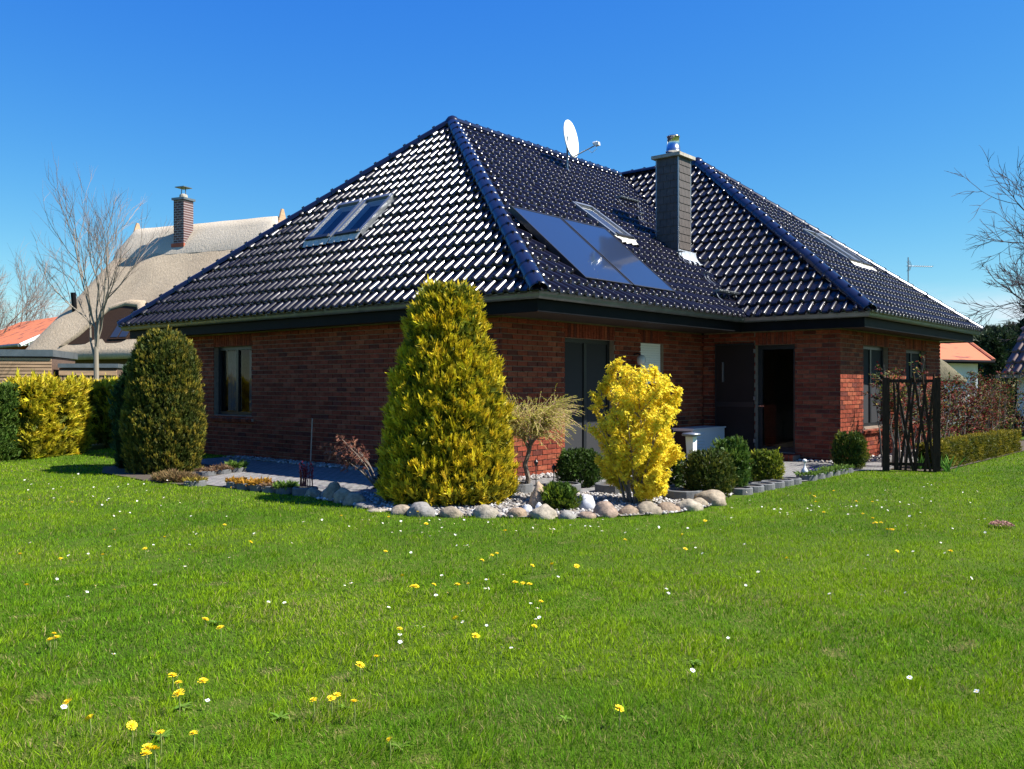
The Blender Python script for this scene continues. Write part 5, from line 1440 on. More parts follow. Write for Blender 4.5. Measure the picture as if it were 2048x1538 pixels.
DAISIES = [(1.43,-6.81),(1.57,-6.93),(1.62,-7.08),(0.99,-6.88),(1.75,-6.54),(2.77,-6.32),(2.83,-6.24),(2.77,-6.53),(3.09,-7.49),(4.08,-7.55),(3.68,-8),(5.53,-5.79),(3.97,-6.29),(4.06,-6.37),(4.23,-5.85),(3.92,-6.11),(3.97,-6.1),(4.56,-6.09),(4.61,-6.08),(4.2,-5.34),(4.35,-5.51),(4.34,-5.53),(3.38,-4.9),(3.4,-4.9),(3.58,-5.1),(3.45,-5.48),(3.46,-5.38),(3.06,-5.03),(2.28,-4.05),(2.31,-3.99),(2.33,-3.97),(2.38,-4),(2.23,-4.55),(1.43,-3.55),(1.46,-3.4),(1.7,-3.6),(1.55,-3.76),(1.85,-3.62),(5.44,-3.75),(5.62,-3.66),(5.7,-3.43),(5.82,-3.39),(6.05,-2.62),(5.41,0.7),(5.38,0.58),(5.33,-0.23),(5.41,-5.17),(6.67,-5.21),(6.38,-5.22),(3.86,0.79),(3.96,0.76),(4.07,1.45),(4.15,1.51),(4.31,1.52),(3.61,-0.33),(3.69,-0.32),(3.71,-0.24),(3.76,0.16),(3.75,0.04),(3.37,-1.01),(3.3,-1.02),(2.94,-0.43),(3.03,0.15),(2.71,0.94),(2.63,4.58),(2.49,4.77),(2.62,3.38),(2.88,3.51),(2.64,2.2),(6.36,-3.2),(5.62,-1.64),(0.44,-3.4),(0.72,-2.69),(0.49,-2.91),(1.37,-3.13),(1.31,-2.92),(1.08,-3.2),(0.85,-3.55),(0.59,-3.58),(1.23,-3.19),(1.34,-3.84),(0.92,-3.22),(0.96,-3.21),(0.84,-3.37),(1.6,-2.87),(1.21,-3.44),(1.55,-2.82),(1.33,-3.94),(0.53,-3.62),(1.64,-3.62),(0.2,-3.08),(1.11,-3.08),(1.01,-3.53),(2.52,-2.46),(2.4,-2.81),(2.96,-2.02),(2.33,-2.73),(2.47,-2.17),(2.36,-2.78),(2.34,-2.46),(2.48,-2.41),(2.18,-2.17),(3.07,-1.98),(2.2,-2.89),(2.53,-2.39),(3.02,-2.51),(2.78,-2.55),(3.1,-1.64),(2.31,-2.76),(1.75,-2.97),(2.99,-2.25),(2.41,-1.99),(3.32,-1.85),(2.74,-2.32),(1.6,-2.8),(2.19,-3.13),(2.08,-2.7),(2.38,-2.65),(2.62,-2.37),(2.47,1.24),(3.69,0.23),(4.02,0.7),(3.43,-0.07),(2.81,0.2),(3.26,-0.14),(4.45,0.62),(4.04,0.54),(3.61,0.55),(3.04,1.24),(2.9,0.42),(3.99,0.28),(4.22,0.03),(3.64,-0.21),(4.3,0.89),(3.96,0.68),(3.01,-0.27),(3.3,-0.02),(3.47,0.01),(3.17,-1.09),(4.03,0.85),(3.25,-0),(3.9,0.32),(3.4,1.25),(-1.92,-5.04),(-4.05,-2.93),(-4.6,-3.52),(-2,-4.93),(-1.67,-4.61),(-4.07,-2.95),(-1.01,-5.22),(-4.07,-3.72),(-1.82,-3.5),(-1.3,-4.67),(-3.02,-4.93),(-4.69,-3.63),(-1.91,-4.86),(-4.73,-2.86),(-1.75,-5.12),(-3.1,-2.83),(-1.6,-2.68),(-3.29,-4.43),(-0.77,-4.38),(-2.4,-3.27),(-4.48,-3.35),(-3.17,-3.67),(-3.76,-3.08),(-3.74,-3.7),(-4.5,-3.85),(-4.4,-3.76),(-2.14,-3.79),(-2.71,-4.79),(-1.17,-4.56),(-2.84,-3.95),(-2.76,-4.34),(-2.11,-3.86),(-2.14,-4.37),(-2.25,-4.07),(-5.04,-4.68),(-6.61,-4.08),(-2.64,-5.24),(-4.63,-3.99),(-3.85,-4.85),(-3.11,-4.54),(-4.81,-4.45),(-5.5,-4.22),(-5.64,-4.4),(-7.69,-4.23),(-6.19,-3.56),(-6.76,-3.24),(-4.61,-4.61),(-6.42,-4.18),(-5.02,-3.07),(-6.07,-4.16),(-5.01,-4.26),(-3.69,-4.44),(-5.63,-4.2),(-7.95,-3.77),(4.18,1.62),(4.57,1.85),(4.64,3.31),(5.09,4.28),(3.8,3.04),(4.74,3.35),(4.08,1.94),(4.75,3.32),(4.49,1.42),(4.97,2),(4.01,2.1),(3.71,5.64),(4.84,3.07),(4.77,0.32),(4.06,3.77),(4.42,2.04),(4.62,3.12),(3.57,3.31),(3.43,3.85),(4.07,3.37),(3.98,3.88),(3.79,2.63),(4.47,1.32),(3.92,2.14),(0.16,-3.85),(1.09,-4.01),(-0,-5.19),(0.84,-3.62),(1.52,-3.64),(0.4,-4.83),(-0.01,-3.97),(-0.17,-5.12),(0.61,-4.69),(0.69,-3.93),(1.08,-4.9),(1.72,-3.82),(0.15,-4.08),(1.11,-4.82),(5.09,-0.27),(4.51,-1.2),(4.61,-0.97),(5.47,-1.18),(4.94,-0.34),(5.41,-1.79),(4.77,0.71),(5.64,-0.33),(6.33,0.96),(4.86,-0.46),(4.99,-0.05),(3.72,0.5),(4.79,-0.29),(5.18,-2.21),(1.28,-6.06),(0.22,-6.3),(0.01,-6.02),(0.98,-5.92),(0.5,-5.93),(-1.03,-6.35),(0.18,-5.71),(0.13,-6.42),(-0.71,-6.15),(0.43,-5.51),(1.24,-5.63),(1.31,-6.06),(-0.84,-6.85),(-0.72,-6.38),(4.75,-3.66),(4.89,-3.86),(4.1,-3.01),(4.77,-3.4),(4.15,-2.33),(3.62,-1.75),(5.34,-2.75),(4.75,-2.79),(3.91,-2.78),(4.63,-1.72),(4.51,-4.13),(5.39,-2.27),(4.09,-5.27),(4.53,-4.33),(3.88,-5.68),(4.61,-4.44),(3.56,-5.11),(2.75,-5.62),(4.04,-5.85),(2.75,-5.68),(3.47,-5.92),(3.55,-4.3),(3.39,-4.72),(3.72,-4.49)]
ROSETTES = [(3.98,-7.61,0.084),(4.01,-8,0.083),(4.23,-7.85,0.09),(2.48,-7.57,0.076),(4.54,-7.15,0.064),(5.06,-6.98,0.061),(5.38,-6.63,0.068),(5.26,-6.58,0.062),(2.82,-6.73,0.096),(4.27,-5.73,0.079),(5.42,-5.56,0.09),(6.62,-5.84,0.06),(5.05,-7.29,0.079),(6.22,-5.89,0.096),(4.42,-7.41,0.085)]
# ------------------------------------------------------------------ grass and flowers of the lawn
KEEP_OUT = [(-8.3,20),(-8.25,-0.6),(-8.0,-2.15),(-7.0,-2.72),(-5.2,-2.86),(-4.35,-2.80),(-1.95,-2.52),(-1.55,-2.52),(-1.1,-2.60),(-0.37,-2.74),(0.39,-2.72),(0.90,-2.47),(1.42,-2.13),(1.83,-1.78),(2.20,-1.36),(2.52,-0.80),(2.60,0.2),(2.46,1.2),(2.44,3.2),(2.40,5.5),(2.68,6.0),(3.50,6.18),(3.60,12.5),(3.35,17.4),(2.0,20)]
HEDGE_OUT = [(-10.3,-3.9),(-10.75,-2.6),(-11.2,-1.7),(-12.0,-0.7),(-14.3,2.3),(-20,6),(-20,-4)]
SHED_OUT = [(-30,-4),(-30,30),(-15,30),(-15,2.5),(-11,-4)]
fwd = np.array([-math.sin(0.699), math.cos(0.699)]); rgt = np.array([fwd[1], -fwd[0]])
cxy = np.array(CAM[:2])
def scatter(d0, d1, dens, margin=1.15, half=0.569):
    """random ground points between depths d0 and d1 in front of the garden gate where one stands"""
    area = half*margin*(d1*d1-d0*d0); n = int(area*dens)
    d = np.sqrt(RNG.uniform(d0*d0, d1*d1, n)); s = RNG.uniform(-1,1,n)*half*margin*d
    P = cxy + fwd*d[:,None] + rgt*s[:,None]
    k = ~in_poly(P, KEEP_OUT) & ~in_poly(P, HEDGE_OUT)
    return P[k], d[k]
def surround(zone, dens):
    """the rest of the lawn beside and behind where one stands, sparser"""
    lo, hi = np.array([-12.0,-17.0]), np.array([17.0,16.0]); n = int((hi-lo).prod()*dens)
    P = RNG.uniform(lo, hi, (n,2)); v = P-cxy; d = v@fwd; s = np.abs(v@rgt); r = np.hypot(v[:,0],v[:,1])
    k = ~((d > 2.3) & (d < 24) & (s < 0.569*1.15*d)) & ((r < 6.5) if zone == 5 else (r >= 6.5))
    P = P[k]
    return P[~in_poly(P, KEEP_OUT) & ~in_poly(P, HEDGE_OUT)]
def patchnoise(P, sc, seed):
    """cheap smooth noise from summed sines, vectorised"""
    r = np.random.default_rng(seed); v = np.zeros(len(P))
    for i in range(9):
        a = r.uniform(0,2*np.pi); f = sc*r.uniform(0.5,1.9); ph = r.uniform(0,2*np.pi)
        v += np.sin((P[:,0]*np.cos(a)+P[:,1]*np.sin(a))*f*2*np.pi+ph+1.3*np.sin((P[:,0]*np.sin(a*1.7)-P[:,1]*np.cos(a*0.6))*f*3.1))
    return v/9**0.5
gp = []
for zone,(d0,d1,dens,hmin,hmax,wd) in enumerate(((2.3,4.4,11000,0.020,0.046,0.0030),(4.4,7.0,6200,0.020,0.044,0.0042),(7.0,10.5,3200,0.020,0.042,0.0062),(10.5,15.0,1400,0.020,0.042,0.0095),(15.0,24.0,560,0.022,0.045,0.014),(0,0,1500,0.022,0.046,0.0085),(0,0,420,0.022,0.046,0.015))):
    if zone < 5: P, d = scatter(d0,d1,dens)
    else: P = surround(zone, dens)
    n = len(P)
    m1 = patchnoise(P,0.33,1); m2 = patchnoise(P,1.1,2); m3 = patchnoise(P,3.2,3); m4 = patchnoise(P,0.16,5)
    hgt = RNG.uniform(hmin,hmax,n)*(1+0.18*m2+0.22*m3); hgt = np.clip(hgt,0.012,0.11)
    tall = RNG.uniform(0,1,n) < 0.012; hgt[tall] *= 1.7
    lean = RNG.normal(0,0.42,(n,2)) + np.column_stack([0.25*m2,0.25*m3])
    D = unit(np.column_stack([lean, np.ones(n)]))
    base = np.array([0.152,0.292,0.008]); fresh = np.array([0.250,0.370,0.008]); dry = np.array([0.40,0.35,0.13]); deep = np.array([0.080,0.208,0.010])
    t = np.clip(0.48+0.32*m1+0.28*m3+0.30*m4+0.2*m2+RNG.normal(0,0.2,n),0,1)[:,None]
    c = deep*(1-t)+fresh*t; c = c*0.7+base*0.3
    straw = np.zeros(n)
    for qx,qy,qr in ((4.45,-7.12,0.30),(3.9,-7.95,0.35),(6.2,-5.9,0.40),(6.6,-6.6,0.35),(5.3,-6.75,0.30),(6.3,-3.2,0.55),(3.0,-6.2,0.4),(7.2,-4.6,0.5),(2.2,-5.2,0.5),(5.0,-4.2,0.5)): straw += 0.20*np.exp(-((P[:,0]-qx)**2+(P[:,1]-qy)**2)/qr**2*(1.0+0.6*m3))
    dryk = (RNG.uniform(0,1,n) < 0.04+straw+0.05*np.clip(m2,0,2)+0.06*np.clip(m4,0,2))[:,None]
    c = np.where(dryk, dry*RNG.uniform(0.6,1.1,(n,1)), c*np.exp(RNG.normal(0,0.22,(n,1))))
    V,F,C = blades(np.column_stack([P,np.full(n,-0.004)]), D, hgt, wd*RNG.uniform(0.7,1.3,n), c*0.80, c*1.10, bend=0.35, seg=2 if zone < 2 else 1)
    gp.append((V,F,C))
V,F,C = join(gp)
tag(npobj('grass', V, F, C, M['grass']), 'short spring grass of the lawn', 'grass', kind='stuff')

# flowers
M['yellow'] = mat('dandelion_yellow',(0.85,0.58,0.01),rough=0.7,attr=True)
M['stem'] = mat('flower_stem',(0.20,0.24,0.06),rough=0.6)
def dandelion_meshes(seed):
    rg = np.random.default_rng(seed); vs, fs, cs = [], [], []
    parts = []
    for ring_, (nn, L, upv) in enumerate(((18,0.024,0.22),(14,0.019,0.55),(10,0.013,1.1),(6,0.008,2.0))):
        th = np.arange(nn)*2*np.pi/nn + rg.uniform(0,0.4,nn)
        D = unit(np.column_stack([np.cos(th),np.sin(th),np.full(nn,upv)+rg.normal(0,0.08,nn)])); P = np.zeros((nn,3)); P[:,2] = 0.002*ring_
        N = unit(np.column_stack([-np.cos(th)*upv,-np.sin(th)*upv,np.ones(nn)]))
        S = np.cross(D,N); w = 0.0036
        v = np.stack([P-S*w*0.4,P+S*w*0.4,P+D*L+S*w*0.6,P+D*L-S*w*0.6],1)
        c = np.array((0.92,0.68,0.01))*rg.uniform(0.85,1.1,(nn,1)); 
        parts.append((v.reshape(-1,3), (np.arange(nn)[:,None,None]*4+np.array([(0,1,2),(0,2,3)])[None]).reshape(-1,3), np.repeat(c,4,axis=0)))
    V,F,C = join(parts)
    return npmesh('flower_head', V, F, C, M['yellow'])
heads = [dandelion_meshes(s) for s in range(3)]
sm = MB(); sm.tube([(0,0,0),(0.004,0.002,0.5),(0,0,1)],[0.0028,0.0026,0.0024],5,cap=False); STEM_ME = sm.mesh('stem', M['stem'])
def dandelion(x, y, h, k=1.0, tilt=None):
    e = empty('dandelion',(x,y,0),'yellow dandelion flower in the grass','dandelion','dandelions in the lawn')
    tx,ty = tilt or (random.gauss(0,0.25),random.gauss(0,0.25))
    place(bpy.data.objects.new('stem',STEM_ME), e, Matrix.Translation((x,y,0)) @ Matrix.Diagonal((1,1,h,1)))
    place(bpy.data.objects.new('flower_head',random.choice(heads)), e, Matrix.Translation((x,y,h)) @ Matrix.Rotation(tx,4,'X') @ Matrix.Rotation(ty,4,'Y') @ Matrix.Rotation(random.uniform(0,6),4,'Z') @ Matrix.Scale(k*0.9,4))
LAWN_OK = lambda x, y: not in_poly(np.array([(x,y)]), KEEP_OUT)[0] and not in_poly(np.array([(x,y)]), HEDGE_OUT)[0]
for row in DANDELIONS:
    if LAWN_OK(row[0],row[1]): dandelion(*row)
# daisies: one small mesh each
def daisy_mesh(seed):
    rg = np.random.default_rng(seed+50); mb = MB(); mb.mi = 0; nn = 14
    for i in range(nn):
        t = 2*math.pi*i/nn; a = V3((math.cos(t),math.sin(t),0)); s_ = V3((-a.y,a.x,0)); z = rg.uniform(0.0,0.004)
        mb.add([a*0.003, a*0.010+s_*0.0026+V3((0,0,z)), a*0.0125+V3((0,0,z)), a*0.010-s_*0.0026+V3((0,0,z))],[(0,1,2,3)])
    mb.mi = 1; mb.col = (0.8,0.5,0.01); mb.lathe([(0.004,-0.001),(0.0035,0.002),(0.001,0.003)],(0,0,0),8)
    mb.mi = 2; mb.tube([(0,0,-0.05),(0,0,0)],[0.001,0.001],3,cap=False)
    return mb.mesh('daisy',[M['white'],M['yellow'],M['stem']])
DAISY = [daisy_mesh(s) for s in range(3)]
for x,y in DAISIES:
    if not LAWN_OK(x,y): continue
    o = place(bpy.data.objects.new('daisy',random.choice(DAISY)),None,Matrix.Translation((x,y,random.uniform(0.045,0.06))) @ Matrix.Rotation(random.gauss(0,0.3),4,'X') @ Matrix.Rotation(random.gauss(0,0.3),4,'Y') @ Matrix.Scale(random.uniform(0.75,1.15),4))
    tag(o,'small white daisy in the grass','daisy','daisies in the lawn')
# broad leaf rosettes of dandelion and plantain among the grass
nm = 'flat rosette of broad green leaves in the grass'
for i,(x,y,r) in enumerate(ROSETTES[::2]):
    r *= 0.6
    n = 16; th = RNG.uniform(0,2*np.pi,n); P = np.column_stack([np.full(n,x),np.full(n,y),np.full(n,0.012)])
    D = unit(np.column_stack([np.cos(th),np.sin(th),RNG.uniform(0.25,0.8,n)]))
    c = colvar((0.14,0.25,0.03),n,0.2)
    V,F,C = blades(P,D,RNG.uniform(0.6,1.1,n)*r,r*0.30,c*0.9,c*1.1,bend=-0.35,seg=3,roll=np.full(n,0.0))
    tag(npobj('leaf_rosette',V,F,C,M['leaf']),nm,'weed','broad leaved weeds in the lawn')
# small mound of pinkish flowers on the right of the lawn
n = 260; th = RNG.uniform(0,2*np.pi,n); rr = np.sqrt(RNG.uniform(0,1,n)); P = np.column_stack([5.62+rr*0.11*np.cos(th),0.46+rr*0.09*np.sin(th),0.03+0.03*(1-rr**2)+RNG.uniform(0,0.012,n)])
V,F,C = leaves(P,unit(RNG.normal(0,0.5,(n,3))+np.array([0,0,1.0])),RNG.normal(0,1,(n,3)),0.022,0.016,colvar((0.42,0.24,0.20),n,0.3)); tag(npobj('flower_cushion',V,F,C,M['petal']),'low pinkish cushion of dried flowers on the right of the lawn','plant')
# ------------------------------------------------------------------ neighbouring houses and trees
def thatchmat(name, c1, c2):
    m, t, p = newmat(name)
    tc = t.nodes.new('ShaderNodeTexCoord'); mp = t.nodes.new('ShaderNodeMapping'); mp.inputs['Scale'].default_value = (5,5,0.8)
    t.links.new(tc.outputs['Object'], mp.inputs[0])
    n = t.nodes.new('ShaderNodeTexNoise'); n.inputs['Scale'].default_value = 3; n.inputs['Detail'].default_value = 9; n.inputs['Roughness'].default_value = 0.7
    t.links.new(mp.outputs[0], n.inputs['Vector'])
    n2 = t.nodes.new('ShaderNodeTexNoise'); n2.inputs['Scale'].default_value = 0.6; n2.inputs['Detail'].default_value = 6
    t.links.new(tc.outputs['Object'], n2.inputs['Vector'])
    mm = t.nodes.new('ShaderNodeMath'); mm.operation = 'MULTIPLY_ADD'; mm.inputs[1].default_value = 0.6; 
    hh = t.nodes.new('ShaderNodeMath'); hh.operation = 'MULTIPLY'; hh.inputs[1].default_value = 0.4
    t.links.new(n2.outputs['Fac'], hh.inputs[0]); t.links.new(n.outputs['Fac'], mm.inputs[0]); t.links.new(hh.outputs[0], mm.inputs[2])
    cr = t.nodes.new('ShaderNodeValToRGB'); cr.color_ramp.elements[0].position = 0.36; cr.color_ramp.elements[0].color = (*c1,1); cr.color_ramp.elements[1].position = 0.62; cr.color_ramp.elements[1].color = (*c2,1)
    t.links.new(mm.outputs[0], cr.inputs[0]); t.links.new(cr.outputs[0], p.inputs['Base Color'])
    p.inputs['Roughness'].default_value = 0.95; p.inputs['Specular IOR Level'].default_value = 0.15
    b = t.nodes.new('ShaderNodeBump'); b.inputs['Strength'].default_value = 0.7; b.inputs['Distance'].default_value = 0.04
    t.links.new(n.outputs['Fac'], b.inputs['Height']); t.links.new(b.outputs[0], p.inputs['Normal'])
    return m
M['thatch'] = thatchmat('reed_thatch',(0.31,0.240,0.160),(0.48,0.385,0.265))
M['thatchnew'] = thatchmat('reed_ridge',(0.40,0.34,0.25),(0.52,0.455,0.36))
M['thatchold'] = thatchmat('mossy_thatch',(0.075,0.070,0.045),(0.20,0.175,0.11))
M['larch'] = mat('larch_boards',(0.42,0.27,0.155),rough=0.7,var=0.25,vscale=5,stretch=(0.4,0.4,6))
M['redpaint'] = mat('red_paint',(0.42,0.025,0.015),rough=0.5)
M['redwall'] = mat('red_brick_far',(0.33,0.085,0.045),rough=0.85,var=0.2,vscale=6)
M['darkwood'] = mat('dark_boards',(0.10,0.06,0.04),rough=0.8,var=0.3,vscale=8,stretch=(1,1,8))
M['whitewall'] = mat('white_render',(0.74,0.74,0.72),rough=0.85,var=0.06,vscale=2,bump=0.1,bscale=40)
def tilemat(name, c, rows, cols, dark, dirt=(0.1,0.05,0.03)):
    """far clay tiles, too small to tell apart: rows and columns only as fine relief"""
    m, t, p = newmat(name)
    tc = t.nodes.new('ShaderNodeTexCoord'); sp = t.nodes.new('ShaderNodeSeparateXYZ'); t.links.new(tc.outputs['Object'], sp.inputs[0])
    n = t.nodes.new('ShaderNodeTexNoise'); n.inputs['Scale'].default_value = 1.6; n.inputs['Detail'].default_value = 8
    t.links.new(tc.outputs['Object'], n.inputs['Vector'])
    cr = t.nodes.new('ShaderNodeValToRGB'); cr.color_ramp.elements[0].position = 0.34; cr.color_ramp.elements[0].color = (*dirt,1); cr.color_ramp.elements[1].position = 0.44; cr.color_ramp.elements[1].color = (*c,1)
    t.links.new(n.outputs['Fac'], cr.inputs[0]); t.links.new(cr.outputs[0], p.inputs['Base Color'])
    mu = t.nodes.new('ShaderNodeMath'); mu.operation = 'MULTIPLY'; mu.inputs[1].default_value = rows
    fr = t.nodes.new('ShaderNodeMath'); fr.operation = 'FRACT'
    t.links.new(sp.outputs['Z'], mu.inputs[0]); t.links.new(mu.outputs[0], fr.inputs[0])
    b = t.nodes.new('ShaderNodeBump'); b.inputs['Strength'].default_value = 1.0; b.inputs['Distance'].default_value = 0.05
    t.links.new(fr.outputs[0], b.inputs['Height']); b.invert = True; t.links.new(b.outputs[0], p.inputs['Normal'])
    p.inputs['Roughness'].default_value = 0.75
    return m
M['orange'] = tilemat('orange_tiles',(0.50,0.145,0.055),3.6,4,0.3,(0.18,0.055,0.03))
M['farbrick'] = newmat('chimney_brick')[0]
_t = M['farbrick'].node_tree; _b = _t.nodes.new('ShaderNodeTexBrick'); _c = _t.nodes.new('ShaderNodeTexCoord'); _mp = _t.nodes.new('ShaderNodeMapping'); _mp.inputs['Rotation'].default_value = (math.pi/2,0,0)
_t.links.new(_c.outputs['Object'], _mp.inputs[0]); _t.links.new(_mp.outputs[0], _b.inputs['Vector'])
for k_,v_ in (('Scale',1.0),('Brick Width',0.24),('Row Height',0.10),('Mortar Size',0.014)): _b.inputs[k_].default_value = v_
_b.inputs['Color1'].default_value = (0.10,0.045,0.04,1); _b.inputs['Color2'].default_value = (0.07,0.035,0.035,1); _b.inputs['Mortar'].default_value = (0.30,0.27,0.27,1)
_t.links.new(_b.outputs['Color'], _t.nodes['Principled BSDF'].inputs['Base Color']); _t.nodes['Principled BSDF'].inputs['Roughness'].default_value = 0.8

def loft_roof(levels, c, ang, nper=26, rough=0.05, seed=1.0):
    """rounded-rectangle rings (half length, half width, z, corner) lofted; returns MB"""
    mb = MB(); ca, sa = math.cos(ang), math.sin(ang); vs = []
    for hl, hw, z, rad in levels:
        for k in range(4*nper):
            side, t = divmod(k, nper); t = t/nper
            if side == 0: x, y = -hl+2*hl*t, -hw
            elif side == 1: x, y = hl, -hw+2*hw*t
            elif side == 2: x, y = hl-2*hl*t, hw
            else: x, y = -hl, hw-2*hw*t
            r = min(rad, hl*0.9, hw*0.9)
            qx, qy = max(abs(x)-(hl-r),0), max(abs(y)-(hw-r),0); q = math.hypot(qx,qy)
            if q > r and q > 0:
                x = math.copysign(hl-r+qx/q*r, x) if qx > 0 else x; y = math.copysign(hw-r+qy/q*r, y) if qy > 0 else y
            nn = mnoise.noise(V3((x*0.9+seed,y*0.9,z*0.9)))*rough
            vs.append((c[0]+x*ca-y*sa+nn, c[1]+x*sa+y*ca-nn, z+nn))
    N = 4*nper
    fs = [(i*N+k, (i+1)*N+k, (i+1)*N+(k+1)%N, i*N+(k+1)%N) for i in range(len(levels)-1) for k in range(N)]
    fs.append(tuple(range(N)))
    mb.add(vs, fs); return mb

th = empty('thatched_house', (-26.1,10.7,0), 'large house with pale reed thatched roof and eyebrow dormer', 'house')
tc_, ta_ = (-26.2,10.8), math.radians(16.0)
levels = []
def th_level(t, off=0.0):
    z = 8.12*(1-t)+2.62*t
    return (3.70+2.10*t+0.5*max(0,t-0.55)**1.2+off, 0.14+4.5*t+off, z+off*0.7, 0.12+1.0*t)
for i in range(25): levels.append(th_level(i/24))
levels += [(levels[-1][0]-0.06, levels[-1][1]-0.05, 2.42, 1.4), (levels[-1][0]-0.6, levels[-1][1]-0.6, 2.55, 1.2)]
loft_roof(levels, tc_, ta_, rough=0.03).obj('thatch_roof', M['thatch'], th, smooth=True)
loft_roof([th_level(0,0.10),th_level(0.06,0.10),th_level(0.12,0.09),th_level(0.19,0.08),th_level(0.24,0.005)], tc_, ta_, rough=0.02, seed=4).obj('thatch_ridge', M['thatchnew'], th, smooth=True)
RZ = Matrix.Translation((tc_[0],tc_[1],0)) @ Matrix.Rotation(ta_,4,'Z')
mb = MB(); mb.box((-5.2,-3.9,0),(5.2,3.9,2.6)); mb.obj('wall', M['darkwood'], th, world=RZ)
for sx in (-1,1):
    mb = MB(); mb.prism([(sx*3.86,-0.3,7.85),(sx*3.86,0.3,7.85),(sx*3.86,0.06,8.50),(sx*3.86,-0.06,8.50)],(sx*0.06,0,0)); mb.obj('gable_board', M['larch'], th, world=RZ)
# eyebrow dormer
arch_i = [(-3.05,3.02),(-2.65,3.35),(-2.25,3.95),(-1.85,4.42),(-1.20,4.56),(-0.55,4.48),(-0.10,4.05),(0.35,3.50),(0.95,3.08)]
arch_o = [(-3.45,2.92),(-2.95,3.45),(-2.50,4.12),(-2.02,4.66),(-1.20,4.82),(-0.40,4.73),(0.10,4.20),(0.62,3.58),(1.45,2.96)]
mb = MB(); K = len(arch_i); y0 = -4.30
yz = lambda z: y0+(z-3.0)*0.74
ring_f = [(x,yz(z),z) for x,z in arch_i]+[(x*0.5+x2*0.5,yz(z*0.5+z2*0.5)-0.13,z*0.5+z2*0.5) for (x,z),(x2,z2) in zip(arch_i,arch_o)]+[(x,yz(z)+0.06,z) for x,z in arch_o]+[(x,yz(z)+0.8,z+0.30) for x,z in arch_o]+[(x,yz(z)+0.5,z) for x,z in arch_i]
fs = []
for i in range(K-1):
    fs += [(i,K+i,K+i+1,i+1),(K+i,2*K+i,2*K+i+1,K+i+1),(2*K+i,3*K+i,3*K+i+1,2*K+i+1),(4*K+i,i,i+1,4*K+i+1)]
mb.add(ring_f, fs); dm = mb.obj('dormer', M['thatch'], th, smooth=True, world=RZ)
mb = MB(); mb.add([(x,yz(z)-0.015,z) for x,z in arch_i],[tuple(range(K))]); mb.obj('shaded_boarding', M['weathered'], dm, world=RZ)  # dark boards laid on the slope, their tone stands for a shaded recess
mb = MB(); mb.prism([(-0.95,yz(3.2)-0.06,3.2),(0.0,yz(3.2)-0.06,3.2),(0.0,yz(4.1)-0.06,4.1),(-0.95,yz(4.1)-0.06,4.1)],(0,0.04,0)); mb.obj('dormer_window', M['weathered'], dm, world=RZ)
for a,b in ((-0.88,-0.52),(-0.44,-0.07)):
    mb = MB(); mb.prism([(a,yz(3.28)-0.075,3.28),(b,yz(3.28)-0.075,3.28),(b,yz(4.02)-0.075,4.02),(a,yz(4.02)-0.075,4.02)],(0,0.014,0)); mb.obj('pane', mat('far_pane',(0.03,0.04,0.06),rough=0.3,spec=0.4), dm, world=RZ)
# chimney of the thatched house
lc = (-0.55,-0.75)
mb = MB(); mb.box((lc[0]-0.27,lc[1]-0.27,6.4),(lc[0]+0.27,lc[1]+0.27,9.05)); ch = mb.obj('chimney', M['farbrick'], th, world=RZ)
mb = MB(); mb.box((lc[0]-0.33,lc[1]-0.33,9.05),(lc[0]+0.33,lc[1]+0.33,9.14)); mb.obj('cap_slab', M['zinc'], ch, world=RZ)
mb = MB(); mb.lathe([(0.17,0),(0.16,0.13),(0.10,0.17)],(lc[0],lc[1],9.16),14); mb.obj('pot', M['capstone'], ch, world=RZ)
mb = MB()
for dx in (-0.12,0.12): mb.tube([(lc[0]+dx,lc[1],9.3),(lc[0]+dx*0.8,lc[1],9.58)],0.02,5)
mb.box((lc[0]-0.24,lc[1]-0.24,9.58),(lc[0]+0.24,lc[1]+0.24,9.61)); mb.obj('rain_cap', M['zinc'], ch, world=RZ)
mb = MB(); mb.box((lc[0]-0.34,lc[1]-0.34,7.1),(lc[0]+0.34,lc[1]-0.271,7.26)); mb.obj('flashing', M['redwall'], ch, world=RZ)
mb = MB(); mb.tube([(-4.05,-3.05,4.2),(-4.05,-3.15,5.2)],0.10,10); mb.obj('vent_pipe', M['fascia'], th, world=RZ)

# wooden carport in front of it: horizontal slats, then a lower bay of upright battens
cp = empty('carport', (-18.7,1.4,0), 'flat roofed wooden carport with horizontal slats behind the golden hedge', 'carport')
A_, B_ = V3((-18.9,-1.62,0)), V3((-17.15,0.72,0)); d_ = (B_-A_).normalized(); n_ = V3((d_.y,-d_.x,0)); L_ = (B_-A_).length
mb = MB(); mb.obox(A_,d_,-n_,U3,(0,0.03,0.2),(L_,2.6,2.20)); mb.obj('wall', M['darkwood'], cp)
for k in range(17):
    z = 0.70+k*0.088; mb = MB(); mb.obox(A_,d_,n_,U3,(0,-0.028,z),(L_,0.0,z+0.066)); mb.obj('slat', M['larch'], cp)
mb = MB(); mb.obox(A_,d_,n_,U3,(-0.1,-2.7,2.22),(L_+0.05,0.05,2.40)); mb.obj('roof_edge', M['zinc'], cp)
sh_ = empty('garden_shed', (-16.9,2.0,0), 'low wooden shed bay with upright battens right of the slatted carport', 'shed')
A_, B_ = V3((-17.12,0.80,0)), V3((-16.85,1.80,0)); 
d_ = V3((0.60,0.80,0)); A_ = V3((-17.22,0.95,0)); L_ = 1.45; n_ = V3((d_.y,-d_.x,0))
mb = MB(); mb.obox(A_,d_,-n_,U3,(0,0.03,0),(L_,2.0,1.92)); mb.obj('wall', M['darkwood'], sh_)
